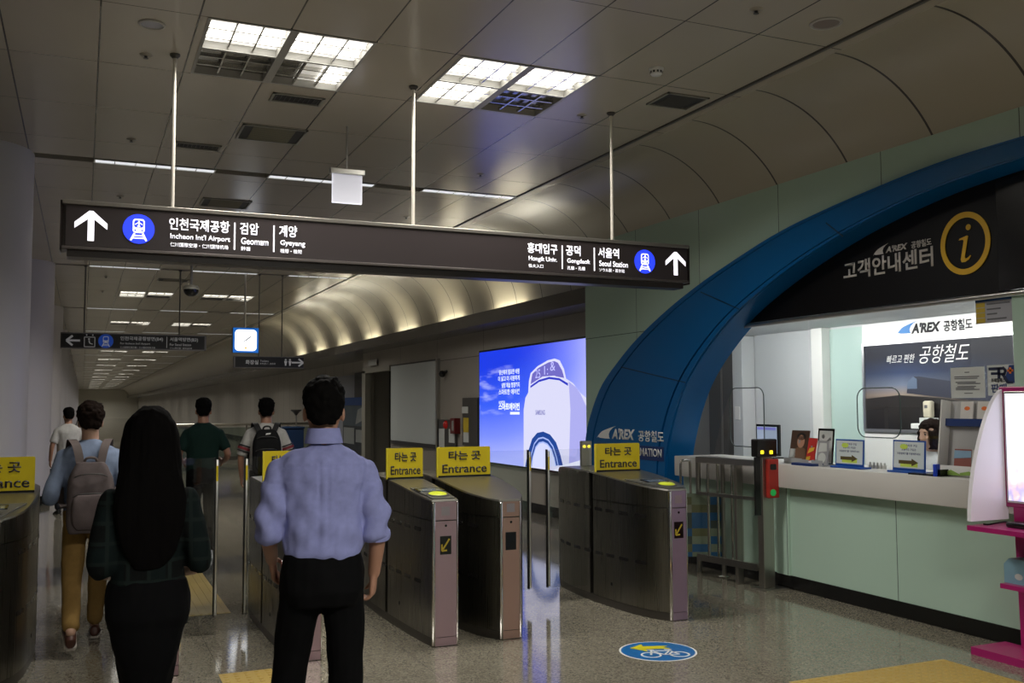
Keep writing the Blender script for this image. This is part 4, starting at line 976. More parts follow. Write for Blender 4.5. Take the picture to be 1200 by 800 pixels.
def adtext(s, px0, px1, py, h, **k):
    a = A2(px0, py); b = A2(px1, py); return text(s, (XA, ay1 - a[0], az0 + a[1]), WR, WU, h, m_adt, ad, width=b[0] - a[0], thick=0, lift=.002, **k)
adtext('당신에게 필요한 바람', 585, 609, 439.5, .085); adtext('더 넓고 더 시원하게', 584, 609, 447, .085); adtext('냉방 제습 청정까지', 588, 609, 454.5, .085); adtext('스마트한 에어컨', 584.5, 609, 462.5, .09)
adtext('삼성전자', 584.5, 592, 473, .05); adtext('스마트에어컨', 584.5, 609, 480.5, .12, offset=.04)
poly_art([[A2(598, 485.5), A2(609, 485.5), A2(609, 482.5), A2(598, 482.5)]], AO, WR, WU, m_adt, ad, 'caption_bar', lift=.002)
a = A2(628, 486); b = A2(639, 484); text('SAMSUNG', (XA, ay1 - a[0], az0 + a[1]), WR, WU, .075, em('ad brand ink', (.16, .16, .40)), ad, width=b[0] - a[0], thick=0, lift=.0062, offset=.03)
for s, px0, px1, py in (('25', 627.5, 633.5, 443), ('1:', 638, 642.5, 439), ('&', 645, 651, 434.5)):
    a = A2(px0, py); b = A2(px1, py); text(s, (XA, ay1 - a[0], az0 + a[1]), WR, WU, .13, em('ad digit', (.45, .45, .85)), ad, name='digit', width=b[0] - a[0], thick=0, lift=.004, offset=0)
# ================================================================== THINGS ON THE GREY WALL
XG = 6.36
a = on(544, 466, 0, XG); b = on(562, 523, 0, XG)
el = thing('electric_cabinet', 'dark grey flush cabinet on the wall left of the blue advertisement', 'cabinet', (XG, (a.y + b.y) / 2, b.z))
MB().box(XG - .04, XG, b.y, a.y, b.z, a.z, bev=.006).build('door', M('cabinet grey', (.055, .052, .048), .4), el, world=True)
MB().box(XG - .044, XG - .04, b.y + .45, b.y + .75, a.z - .28, a.z - .16).build('name_plate', m_paper, el, world=True)
MB().box(XG - .044, XG - .04, b.y + .42, b.y + .68, a.z - .62, a.z - .36).build('warning_label', M('label yellow', (.55, .40, .02), .5), el, world=True)
MB().box(XG - .045, XG - .04, b.y + .42, b.y + .68, a.z - .8, a.z - .62).build('white_label', m_paper, el, world=True)
a = on(512, 491, 0, XG); b = on(541, 530, 0, XG)
fh = thing('hydrant_panel', 'dark wall panel with a round red fire lamp left of the cabinet', 'fire alarm', (XG, (a.y + b.y) / 2, .7))
MB().box(XG - .05, XG, b.y + .2, a.y - .25, .62, a.z, bev=.006).build('door', M('hydrant dark', (.05, .048, .045), .35), fh, world=True)
c = on(523, 497.5, 0, XG - .05)
MB().lathe([(.08, 0), (.08, .015), (.07, .035), (.04, .055), (.01, .06)], n=24).xform(Matrix.Translation((XG - .05, c.y, c.z)) @ Matrix.Rotation(-math.pi / 2, 4, 'Y')).build('red_lamp', M('fire lamp red', (.45, .012, .01), .2, emit=(1, .03, .02), estr=.03), fh, world=True, smooth=50)
MB().box(XG - .056, XG - .05, c.y - .45, c.y - .15, .95, 1.2).build('white_plate', m_paper, fh, world=True); MB().box(XG - .056, XG - .05, c.y + .1, c.y + .4, .85, 1.2).build('instruction_plate', m_paper, fh, world=True)
fb_ = thing('red_alarm_box', 'small red box on the wall beside the fire lamp', 'alarm', (XG, on(537, 498, 0, XG).y, 1.2))
MB().box(XG - .12, XG, fb_.location.y - .12, fb_.location.y + .12, 1.12, 1.41, bev=.01).build('case', M('box red', (.13, .008, .008), .35), fb_, world=True); MB().box(XG - .125, XG - .12, fb_.location.y - .08, fb_.location.y + .02, 1.18, 1.36).build('front_label', M('dull label', (.3, .3, .28), .6), fb_, world=True)
c = on(524, 438, 0, XG); wc = thing('wall_camera', 'small dark knob-like camera high on the grey wall', 'camera', (XG, c.y, c.z))
MB().ball((XG - .10, c.y, c.z), .065, n=16, m=10).build('ball', m_black, wc, world=True, smooth=60); MB().cyl((XG, c.y, c.z + .05), (XG - .10, c.y, c.z + .02), .03).build('bracket', m_dkgrey, wc, world=True, smooth=40)
a = on(458, 431, 0, XG - .05); b = on(511, 421.5, 0, XG - .05)
wb = thing('white_board_panel', 'tall blank pale grey board standing against the wall by the doorway', 'board', (XG - .05, (a.y + b.y) / 2, .85))
MB().box(XG - .05, XG, b.y, a.y, .88, 2.52, bev=.005).build('sheet', M('board pale grey', (.56, .60, .60), .35), wb, world=True)
MB().box(XG - .06, XG, b.y - .10, b.y, .0, 2.56).build('post', m_alu, wb, world=True); MB().box(XG - .055, XG, b.y, a.y, 2.52, 2.55).build('top_rail', m_dkgrey, wb, world=True); MB().box(XG - .055, XG, b.y, a.y, .80, .88).build('lower_rail', m_dkgrey, wb, world=True)
dfm = thing('door_frame', 'metal door frame with a small sign, left of the pale board', 'door frame', (XG, 23.3, 0))
MB().box(XG - .04, XG + .1, 23.25, 23.55, 0, 2.5).box(XG - .04, XG + .1, 21.2, 23.55, 2.44, 2.56).build('frame', M('frame metal', (.30, .285, .24), .35), dfm, world=True)
MB().box(XG - .06, XG - .04, 22.2, 22.9, 2.6, 2.74).build('small_sign', M('small sign pale', (.4, .4, .38), .5), dfm, world=True)
wp = thing('wall_panel', 'tall pale panel on the wall left of the doorway', 'panel', (7.28, 25, .9)); ya = on(417, 450, 0, 7.28).y; yb = on(396, 450, 0, 7.28).y
MB().box(7.25, 7.3, ya, yb, .3, 2.55).build('sheet', M('panel bluish', (.34, .35, .40), .4), wp, world=True); MB().box(7.24, 7.3, ya - .9, ya, .3, 2.6).build('edge_post', m_dkgrey, wp, world=True)
a = on(402, 466, 0, 7.0); b = on(427, 520, 0, 7.0)
bp = thing('blue_poster_stand', 'blue topped poster board standing by the left of the doorway', 'poster', (7.0, (a.y + b.y) / 2, 0))
MB().box(7.0, 7.05, b.y, a.y, .3, a.z).build('board', M('stand dark', (.05, .055, .065), .5), bp, world=True)
PW = a.y - b.y; PH = a.z - .5; PO = (7.0, a.y, .5)
def Q(L): return [(x * PW, y * PH) for x, y in L]
poly_art([Q([(0, .84), (1, .84), (1, 1), (0, 1)])], PO, WR, WU, M('poster blue', (.01, .07, .28), .5), bp, 'blue_heading')
poly_art([Q([(.02, .42), (.98, .42), (.98, .83), (.02, .83)])], PO, WR, WU, M('poster picture', (.10, .13, .16), .5), bp, 'picture')
poly_art([Q([(.05, .05), (.55, .05), (.55, .38), (.05, .38)]), Q([(.6, .45), (.95, .55), (.9, .8), (.7, .75)]), Q([(.62, .1), (.95, .1), (.95, .35), (.62, .35)])], PO, WR, WU, M('poster pale', (.36, .38, .38), .5), bp, 'pale_print', lift=.003)
MB().box(7.0, 7.05, b.y + .1, b.y + .2, 0, .3).box(7.0, 7.05, a.y - .2, a.y - .1, 0, .3).build('leg', m_dkgrey, bp, world=True)
# far rail with glass
yr = 31.0; x0 = on(188, 497, 1, yr).x; x1 = 7.2
rl = thing('glass_railing', 'metal handrail over glass crossing the far corridor behind the walkers', 'railing', ((x0 + x1) / 2, yr, 0))
m_rail = M('rail warm metal', (.48, .45, .40), .3, metal=.9)
MB().cyl((x0, yr, 1.09), (x1, yr, 1.09), .04).build('handrail', m_rail, rl, world=True, smooth=40)
MB().box(x0, x1, yr - .01, yr + .01, .12, 1.0).build('glass', glass('railing glass', (.70, .76, .72), 1.45), rl, world=True)
for i in range(5):
    x = x0 + (x1 - x0) * i / 4; MB().cyl((x, yr, 0), (x, yr, 1.09), .03).build('post', m_rail, rl, world=True, smooth=40)
MB().box(x0, x1, yr - .05, yr + .05, 0, .12).build('kerb', M('rail kerb', (.12, .12, .11), .4), rl, world=True)
# blue bin and pedestal
yb = 24.5; a = on(331, 500, 1, yb); b = on(356, 530, 1, yb)
bn = thing('blue_bin', 'dark blue box standing behind the walker with white sleeves', 'bin', ((a.x + b.x) / 2, yb, 0))
MB().box(a.x, b.x, yb, yb + .5, .0, a.z - .05, bev=.02).build('body', M('bin blue', (.008, .03, .09), .4), bn, world=True); MB().box(a.x - .02, b.x + .02, yb - .02, yb + .52, a.z - .05, a.z, bev=.015).build('lid', M('bin lid', (.01, .04, .11), .35), bn, world=True)
ya_ = 25.5; c = on(347, 482, 1, ya_)
ps = thing('pedestal_stand', 'slim metal stand with a small dish behind the blue box', 'stand', (c.x, ya_, 0))
MB().lathe([(.16, 0), (.16, .02), (.02, .05), (.02, c.z - .08)], (c.x, ya_, 0), 20).build('stem', m_alu, ps, world=True, smooth=40)
MB().lathe([(.02, c.z - .10), (.08, c.z - .02), (.14, c.z + .02), (.14, c.z + .05), (.12, c.z + .03)], (c.x, ya_, 0), 20).build('dish', m_dkgrey, ps, world=True, smooth=40)

# ================================================================== TICKET GATES
m_gt = M('gate steel', (.30, .285, .25), .27, metal=1)
t = NT(m_gt); P, X, Y, Z = t.pos()
mp = t.new('ShaderNodeMapping'); mp.inputs['Scale'].default_value = (160, 160, 1.5); t.link(P, mp.inputs[0]); nn = t.noise(mp.outputs[0], 1, 2)
t.link(t.math('ADD', .22, t.math('MULTIPLY', nn, .14)), t.b.inputs['Roughness']); t.link(t.mix(nn, (.20, .192, .165), (.33, .315, .28)), t.b.inputs['Base Color'])
m_gtop = M('gate lid steel', (.40, .385, .35), .33, metal=1)
m_plate = M('gate plate reflected tint', (.54, .37, .41), .38, metal=.85); m_plate2 = M('gate plate reflected tint warm', (.54, .34, .28), .38, metal=.85); m_plate3 = M('gate plate reflected tint violet', (.46, .36, .50), .38, metal=.85)  # pink, orange and violet base colours stand in for a screen reflected in the steel
m_plinth = M('gate plinth', (.14, .13, .12), .35, metal=.9)
m_ysign = M('sign acrylic yellow', (.60, .47, .008), .3); m_yedge = M('sign acrylic edge', (.70, .58, .03), .25)
m_slot = M('gate sensor window', (.012, .011, .011), .12)
WIDE = [(0, .082), (.12, .15), (.25, .19), (.4, .215), (.7, .24), (.95, .25), (1.3, .24), (1.55, .205), (1.72, .16), (1.80, .12)]
SLIM = [(0, .095), (.12, .108), (.25, .118), (.4, .125), (.7, .135), (.95, .14), (1.3, .14), (1.55, .13), (1.72, .115), (1.80, .10)]
def interp(T, y):
    for (a, p), (b, q) in zip(T, T[1:]):
        if a <= y <= b: return p + (q - p) * (y - a) / (b - a)
    return T[-1][1]
TOP = [(0, .995), (.3, 1.022), (.65, 1.058), (.85, 1.074), (1.0, 1.085), (1.3, 1.09), (1.55, 1.088), (1.68, 1.075), (1.8, 1.03)]
def gate(prof, sw, label, X0, Y0, plate, reader=True, flap=(0, 0), eyes=False, drop=0.0):
    th = thing('ticket_gate', label, 'ticket gate', (X0, Y0, 0), group='row of ticket gates')
    ysm = [i * 1.8 / 30 for i in range(31)]; w = lambda y: interp(prof, y)
    tp = lambda y: interp(TOP, y) - drop * max(0, 1 - y / .85)
    def hull(z0, z1f, wf, y_lo=0, y_hi=1.8):
        mb = MB(); R = []
        for y in ysm:
            if y < y_lo - 1e-6 or y > y_hi + 1e-6: continue
            R.append([Vector((-wf(y), y, z0)), Vector((wf(y), y, z0)), Vector((wf(y), y, z1f(y))), Vector((-wf(y), y, z1f(y)))])
        mb.loft(R); return mb
    hull(0, lambda y: .06, lambda y: w(y) - .006).build('plinth', m_plinth, th, smooth=30)
    hull(.064, lambda y: .848, w, 0, .9).build('front_housing', m_gt, th, smooth=30)
    hull(.064, lambda y: tp(y) - .004, w, .906, 1.8).build('rear_housing', m_gt, th, smooth=30)
    mb = hull(.853, lambda y: tp(y) - .012, lambda y: w(y) + .001, 0, .9)
    mb.build('upper_housing', m_gt, th, smooth=30)
    # lid: crowned sheet
    mb = MB(); R = []
    for y in ysm:
        ww = w(y) + .002; z = tp(y); R.append([Vector((-ww, y - (.004 if y == 0 else 0), z - .014)), Vector((ww, y - (.004 if y == 0 else 0), z - .014)), Vector((ww - .004, y, z - .003)), Vector((ww * .6, y, z)), Vector((-ww * .6, y, z)), Vector((-ww + .004, y, z - .003))])
    mb.loft(R); mb.build('lid', m_gtop, th, smooth=25)
    fw = prof[0][1]
    ztop = tp(0) - .016
    MB().box(-fw, -fw + .024, -.012, .01, .004, ztop, bev=.007).build('corner_strip', m_chrome, th, smooth=40)
    MB().box(fw - .012, fw, -.012, .01, .004, ztop, bev=.005).build('corner_strip', m_chrome, th, smooth=40)
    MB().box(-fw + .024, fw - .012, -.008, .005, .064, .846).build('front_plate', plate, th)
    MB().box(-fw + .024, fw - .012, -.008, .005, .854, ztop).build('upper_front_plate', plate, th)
    MB().box(-.028, .034, -.009, -.0075, .885, .945, bev=.0005).build('maker_plate', M('plate emblem', (.50, .42, .45), .3, metal=.8), th)
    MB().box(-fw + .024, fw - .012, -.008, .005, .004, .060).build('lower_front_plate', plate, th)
    MB().cyl((.005, -.0095, .815), (.005, -.007, .815), .009).build('keyhole', m_black, th, smooth=40)
    MB().box(-.038, .044, -.010, -.0075, .62, .745).build('display_window', M('display black', (.008, .007, .006), .15), th)
    if reader:
        poly_art([bar2(.030, .725, -.018, .655, .012), bar2(-.025, .645, -.025, .69, .011), bar2(-.025, .645, .012, .648, .011)], (0, -.010, 0), XP, ZP, M('arrow amber', (.35, .25, .02), .4, emit=(.6, .42, .03), estr=.12), th, 'arrow', lift=.001, world=False)
        sl = (tp(.45) - tp(.02)) / .43
        R = Matrix.Translation((0, 0, tp(0) + .0)) @ Matrix.Rotation(math.atan(sl), 4, 'X')
        MB().prism([(-fw + .012, .02, 0), (fw - .012, .02, 0), (w(.42) - .02, .46, 0), (-w(.42) + .02, .46, 0)], (0, 0, .006)).xform(R).build('reader_panel', M('reader grey', (.13, .13, .12), .4, metal=.5), th)
        MB().box(-.085, .085, .27, .37, .006, .012, bev=.003).xform(R).build('display', M('reader display', (.10, .12, .14), .15), th)
        MB().box(-.10, -.085, .27, .38, .005, .013).box(.085, .10, .27, .38, .005, .013).box(-.10, .10, .37, .385, .005, .013).xform(R).build('display_bezel', m_black, th)
        MB().lathe([(.066, .005), (.066, .013), (.055, .02), (.005, .021)], (0, .15, 0), 28).xform(R).build('card_pad', M('pad lime', (.50, .56, .03), .3, emit=(.6, .75, .05), estr=.10), th, smooth=40)
        MB().lathe([(.085, .004), (.085, .009), (.066, .012)], (0, .15, 0), 28).xform(R).build('pad_ring', m_dkgrey, th, smooth=40)
        MB().box(-.05, .02, .41, .435, .006, .009).xform(R).build('small_plate', m_alu, th)
    # sensor slots
    sl_me = MB().prism([(0, x, z) for x, z in rrect(-.062, -.014, .062, .014, .0135, 5)], (.004, 0, 0)).mesh('sensor_slot'); sl_me.materials.append(m_slot)
    for z in (.775, .415):
        for y in (.24, .45, .64, .81, 1.0, 1.2, 1.4, 1.58):
            for sd in (-1, 1):
                o = bpy.data.objects.new('sensor_slot', sl_me); COL.objects.link(o); o.parent = th
                d = math.atan2(w(min(y + .05, 1.8)) - w(y - .05), .1)
                o.location = (sd * (w(y) + (.0 if sd > 0 else .0)) - .002, y, z); o.rotation_euler = (0, 0, -sd * d)
    for sd in (-1, 1): MB().cyl((sd * (w(.62) - .002), .62, .19), (sd * (w(.62) + .003), .62, .19), .014).build('lock', m_black, th, smooth=40)
    # yellow sign
    zs = tp(.9) + .0
    MB().prism([(x, .895, zs + z) for x, z in rrect(-sw / 2, .005, sw / 2, 1.312 - zs, .012, 4)], (0, .012, 0)).build('yellow_plate', m_ysign, th)
    MB().box(-sw / 2 - .004, sw / 2, .885, .915, zs - .01, zs + .012).build('plate_foot', m_black, th)
    MB().box(-sw / 2 - .014, -sw / 2 - .001, .89, .912, zs, 1.312).build('plate_edge', m_yedge, th)
    hh = 1.312 - zs; tw = sw * .62
    text('타는 곳', (0, .895, zs + hh * .56), XP, ZP, hh * .31, m_bk, th, width=tw, offset=.024, align='c', world=False)
    text('Entrance', (0, .895, zs + hh * .13), XP, ZP, hh * .29, m_bk, th, width=sw * .86, offset=.016, align='c', world=False)
    if eyes:
        MB().box(-.055, .05, 1.46, 1.50, tp(1.4), 1.315, bev=.006).build('lamp_post', m_alu, th)
        for x in (-.028, .02): MB().lathe([(.014, 0), (.014, .008), (.008, .013)], n=16).xform(Matrix.Translation((x, 1.46, 1.265)) @ Matrix.Rotation(math.pi / 2, 4, 'X')).build('lamp', M('gate lamp yellow', (.8, .7, .05), .3, emit=(1, .85, .08), estr=1.0), th, smooth=40)
    fg = glass('flap glass', (.93, .95, .95))
    for sd, L in ((-1, flap[0]), (1, flap[1])):
        if not L: continue
        xa = sd * (w(1.0) - .02); xb = sd * (w(1.0) + L)
        lo_, hi_ = min(xa, xb), max(xa, xb)
        f = MB().prism([(x, .995, z) for x, z in rrect(lo_, .12, hi_, 1.268, .03, 4)], (0, .010, 0)).build('flap_door', fg, th)
        e = xb - sd * .012
        MB().box(e - .009, e + .009, .985, 1.015, .14, 1.255, bev=.004).build('edge_bar', m_alu, f, smooth=40)
        MB().box(xb - sd * .012 - .018 if sd < 0 else xb - .03 + .0, xb - sd * .012 - .010 if sd < 0 else xb - .022, .985, 1.015, .13, 1.27).build('edge_seal', m_black, f)
        MB().box(e - .0075, e + .0075, .9835, .9845, 1.10, 1.21).build('yellow_tape', m_ysign, f)
    return th
GY = 6.39
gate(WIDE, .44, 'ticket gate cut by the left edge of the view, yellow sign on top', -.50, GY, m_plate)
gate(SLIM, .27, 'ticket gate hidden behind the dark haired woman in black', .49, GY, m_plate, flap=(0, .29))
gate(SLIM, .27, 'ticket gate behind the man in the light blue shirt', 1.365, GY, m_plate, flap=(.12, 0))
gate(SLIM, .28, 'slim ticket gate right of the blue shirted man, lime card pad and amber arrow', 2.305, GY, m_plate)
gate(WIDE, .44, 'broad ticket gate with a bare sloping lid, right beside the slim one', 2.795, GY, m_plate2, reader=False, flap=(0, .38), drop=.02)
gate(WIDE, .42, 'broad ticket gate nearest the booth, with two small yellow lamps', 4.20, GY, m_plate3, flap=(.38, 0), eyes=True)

# ================================================================== SWING GATE BESIDE THE COUNTER
rb = thing('swing_gate_railing', 'chrome railing with mosaic panel between last ticket gate and counter', 'railing', (5.2, 7.6, 0))
def post(x, y, r, z0, z1, nm, m=m_steel): return MB().cyl((x, y, z0), (x, y, z1), r).build(nm, m, rb, world=True, smooth=40)
E1 = fl_ = lambda px, py: on(px, py, 2, 0)
pA = E1(867, 684); pB = E1(850, 675); pC = E1(820, 668)
MB().box(pA.x - .035, pA.x + .035, pA.y - .02, pA.y + .02, 0, 1.12, bev=.006).build('square_post', m_steel, rb, world=True)
p2 = E1(849, 676); post(p2.x, p2.y, .022, 0, 1.10, 'post'); MB().lathe([(.055, 0), (.055, .01), (.03, .02)], (p2.x, p2.y, 0), 20).build('foot_flange', m_chrome, rb, world=True, smooth=40)
p3 = E1(820, 670); post(p3.x, p3.y, .025, 0, 1.10, 'post')
for px, yq in ((836, 7.75), (864, 7.5), (804, 8.0)):
    q = on(px, 600, 1, yq)
    MB().tube(spline([(q.x - .055, yq, .2), (q.x - .055, yq, 1.02), (q.x - .045, yq, 1.08), (q.x, yq, 1.11), (q.x + .045, yq, 1.08), (q.x + .055, yq, 1.02), (q.x + .055, yq, .2)], 40), .013, 8).build('hoop_bar', m_chrome, rb, world=True, smooth=60)
a = on(815, 533, 1, 7.9); b = on(884, 534, 1, 7.15)
MB().prism([(a.x, 7.9, 1.085), (a.x + .10, 7.95, 1.085), (b.x + .10, 7.2, 1.085), (b.x, 7.15, 1.085)], (0, 0, .055)).build('top_rail', m_alu, rb, world=True)
MB().prism([(a.x, 7.9, .78), (a.x + .03, 7.91, .78), (b.x + .03, 7.16, .78), (b.x, 7.15, .78)], (0, 0, .03)).build('mid_rail', m_steel, rb, world=True)
MB().prism([(a.x, 7.9, .16), (a.x + .03, 7.91, .16), (b.x + .03, 7.16, .16), (b.x, 7.15, .16)], (0, 0, .06)).build('lower_rail', m_steel, rb, world=True)
m_mos = M('mosaic panel', (.2, .2, .2), .2)
t = NT(m_mos); tc = t.new('ShaderNodeTexCoord'); wn = t.new('ShaderNodeTexWhiteNoise', noise_dimensions='3D')
sn = t.new('ShaderNodeVectorMath', operation='SNAP'); sn.inputs[1].default_value = (10, .075, .075); t.link(tc.outputs['Object'], sn.inputs[0]); t.link(sn.outputs[0], wn.inputs['Vector'])
rp = t.new('ShaderNodeValToRGB'); rp.color_ramp.interpolation = 'CONSTANT'; e = rp.color_ramp.elements
for p_, c_ in zip((0, .22, .45, .62, .8), ((.02, .09, .20), (.11, .12, .06), (.20, .21, .16), (.05, .07, .06), (.16, .20, .14))):
    q = e[0] if p_ == 0 else e[1] if p_ == .22 else e.new(p_); q.position = p_; q.color = (*c_, 1)
t.link(wn.outputs[0], rp.inputs[0]); t.link(rp.outputs[0], t.b.inputs['Base Color'])
ma = on(803, 578, 1, 8.0); mb_ = on(848, 652, 1, 7.85)
MB().prism([(ma.x, 8.0, mb_.z), (mb_.x, 7.85, mb_.z), (mb_.x, 7.85, ma.z), (ma.x, 8.0, ma.z)], (.003, .008, 0)).build('mosaic_sheet', m_mos, rb, world=True)
vp_ = thing('card_reader_post', 'steel post with red card reader and two yellow lamps before the counter', 'card reader', (E1(900, 690).x, E1(900, 690).y, 0))
vx, vy = vp_.location.x, vp_.location.y
MB().box(vx - .06, vx + .06, vy - .03, vy + .05, .012, 1.20, bev=.006).build('post', m_steel, vp_, world=True)
MB().box(vx - .10, vx + .16, vy - .10, vy + .12, 0, .012, bev=.003).build('base_plate', m_steel, vp_, world=True)
a = on(887, 523, 1, vy - .06); b = on(911, 523, 1, vy - .06)
MB().box(a.x, b.x, vy - .06, vy + .03, 1.17, 1.33, bev=.012).build('lamp_head', m_black, vp_, world=True)
for px in (893, 903.5):
    c = on(px, 530, 1, vy - .06); MB().box(c.x - .016, c.x + .018, vy - .066, vy - .055, c.z - .014, c.z + .018, bev=.005).build('yellow_lamp', M('post lamp yellow', (.9, .7, .02), .3, emit=(1, .80, .02), estr=1.6), vp_, world=True)
a = on(900, 538, 1, vy - .07); b = on(913, 583, 1, vy - .07)
MB().box(a.x, b.x, vy - .075, vy + .0, b.z, a.z, bev=.006).build('red_reader', M('reader red', (.42, .03, .02), .4), vp_, world=True)
c = on(906, 547, 1, vy - .075); MB().prism([(c.x + x, vy - .079, c.z + z) for x, z in rrect(-.032, -.026, .032, .026, .012)], (0, .005, 0)).build('card_window', m_black, vp_, world=True)
c = on(906, 577, 1, vy - .075); MB().lathe([(.030, 0), (.030, .006), (.005, .007)], n=24).xform(Matrix.Translation((c.x, vy - .075, c.z)) @ Matrix.Rotation(math.pi / 2, 4, 'X')).build('green_button', M('button green', (.02, .28, .06), .3, emit=(.03, .6, .12), estr=.25), vp_, world=True, smooth=40)
a = on(890, 560, 1, vy - .06)
MB().box(a.x - .035, a.x + .02, vy - .05, vy - .03, .66, 1.17).build('side_strip', m_black, vp_, world=True)

# ================================================================== MAGENTA PHOTO KIOSK at the right edge
m_mag = M('magenta lacquer', (.36, .012, .13), .3); m_pw = M('photo kiosk white', (.82, .80, .86), .22)
KW, KS = 4.62, 5.60            # plane of the curved wing, plane of the screen
kk = thing('photo_kiosk', 'magenta and white photo kiosk with glowing screen cut by right edge', 'kiosk', (5.5, 4.2, 0))
MB().prism([(5.37, 4.74, 0), (5.37, 3.5, 0), (5.69, 3.5, 0), (5.69, 4.74, 0)], (0, 0, .05)).build('base', m_mag, kk, world=True)
zs = on(1139, 615, 1, KW).z; zl = on(1177, 683, 1, KW).z
MB().prism([(5.63, KW - .05, .05), (5.69, KW - .05, .05), (5.69, KW - .05, 1.1), (5.60, KW - .05, 1.1)], (0, -1.0, 0)).build('pillar', m_mag, kk, world=True)
crv = [on(px, py, 1, KW) for px, py in ((1138, 611), (1138.5, 590), (1141, 560), (1145, 535), (1151, 508), (1158, 485), (1166, 467), (1174, 456))]
sp_ = spline(crv, 24)
MB().ribbon([(p.x, KW, p.z) for p in sp_], [(max(p.x + .01, KS + .02), KW, p.z) for p in sp_], (0, .03, 0)).build('curved_side', m_pw, kk, world=True, smooth=30)
zt_ = on(1174, 455, 1, KW).z; zb_ = on(1181, 588, 1, KW).z
MB().box(KS, 5.69, 3.5, KW + .03, zb_ - .03, zt_ + .012, bev=.008).build('screen_housing', m_mag, kk, world=True)
MB().box(KS - .008, KS, 3.55, KW - .015, zb_ + .0, zt_ - .02, bev=.003).build('screen_rim', m_alu, kk, world=True)
m_ks = M('kiosk screen glow', (.8, .8, .9), .2)
t = NT(m_ks); tc = t.new('ShaderNodeTexCoord'); sx = t.new('ShaderNodeSeparateXYZ'); t.link(tc.outputs['Generated'], sx.inputs[0])
nz = t.noise(tc.outputs['Object'], 9, 4)
low = t.math('MULTIPLY', t.math('SUBTRACT', 1, t.math('MULTIPLY', sx.outputs[2], 1.3)), nz)
t.link(t.ramp(low, [(.0, (.86, .84, 1.0)), (.33, (.80, .78, 1.0)), (.42, (.85, .55, .50)), (.52, (.30, .30, .75)), (.7, (.9, .85, .95))]), t.b.inputs['Emission Color']); t.b.inputs['Emission Strength'].default_value = 1.15
MB().box(KS - .012, KS - .008, 3.57, KW - .03, zb_ + .015, zt_ - .035).build('screen', m_ks, kk, world=True)
MB().box(crv[0].x - .004, 5.69, 3.5, KW + .03, zs - .035, zs - .004).build('shelf', m_mag, kk, world=True)
xl_ = on(1177, 683, 1, KW).x
MB().box(xl_ - .10, 5.69, 3.6, KW - .05, zl - .015, zl + .015).build('lower_shelf', m_mag, kk, world=True)
q = on(1197, 665, 0, 5.56)
tb = thing('blue_tissue_box', 'pale blue box on the lower magenta shelf of the photo kiosk', 'box', (5.56, q.y - .02, zl + .0155), FACE)
MB().prism([(-.11, -.05, 0), (.12, -.05, 0), (.12, -.05, .11), (.08, -.05, .16), (-.07, -.05, .16), (-.11, -.05, .12)], (0, .10, 0)).build('carton', M('carton pale blue', (.20, .36, .46), .5), tb)
poly_art([disc(.0, .05, .03, 16, .02)], (0, -.05, 0), XP, ZP, m_paper, tb, 'printed_mark', world=False)
q = on(1194, 612, 0, 5.45)
tl = thing('black_device', 'black handset with cable lying on the magenta upper shelf', 'device', (5.45, q.y - .03, zs - .0035), FACE)
MB().box(-.09, .14, -.05, .06, 0, .035, bev=.012).build('body', m_black, tl, smooth=40)
MB().tube(spline([(-.08, 0, .015), (-.11, -.02, .03), (-.15, -.05, .02), (-.19, -.08, .008), (-.22, -.09, .008)], 20), .006, 6).build('cable', m_black, tl, smooth=60)
# ================================================================== FLOOR MARKINGS
bc = (on(728, 763, 2, 0) + on(814, 763, 2, 0) + on(771, 752, 2, 0) + on(771, 774.5, 2, 0)) / 4
bm_ = thing('floor_sticker', 'round blue bicycle sticker with a yellow arrow on the floor', 'floor sticker', (bc.x, bc.y, .0005), -.32)
MB().lathe([(.258, 0), (.258, .0012)], n=56).build('white_rim', m_wlet, bm_)
MB().lathe([(.245, .0012), (.245, .0022)], n=56).build('blue_field', M('sticker blue', (.005, .12, .36), .4), bm_)
RX, RY = XP, YP
wheel = lambda cx, cy, r: [[(cx + q * math.cos(a), cy + q * math.sin(a)) for q, a in ((r, 2 * math.pi * i / 20), (r, 2 * math.pi * (i + 1) / 20), (r - .014, 2 * math.pi * (i + 1) / 20), (r - .014, 2 * math.pi * i / 20))] for i in range(20)]
poly_art(wheel(-.07, -.10, .07) + wheel(.12, -.10, .07) + [bar2(-.07, -.10, -.04, .02, .014), bar2(-.04, .0, .08, .0, .012), bar2(.12, -.10, .07, .02, .014), bar2(-.04, .0, .02, -.10, .012), bar2(.02, -.10, .08, .0, .012), bar2(.02, -.10, .12, -.10, .012), bar2(-.07, .03, -.02, .03, .014), bar2(.05, .025, .1, .025, .016)], (0, 0, .0022), RX, RY, m_wlet, bm_, 'bicycle', lift=.0002, world=False)
poly_art([[(-.17, .09), (-.07, .19), (-.07, .13), (.10, .13), (.06, .09), (.10, .05), (-.07, .05), (-.07, -.01)]], (0, 0, .0022), RX, RY, M('sticker yellow', (.62, .55, .01), .4), bm_, 'yellow_arrow', lift=.0002, world=False)
m_tac = M('tactile yellow', (.42, .29, .07), .5)
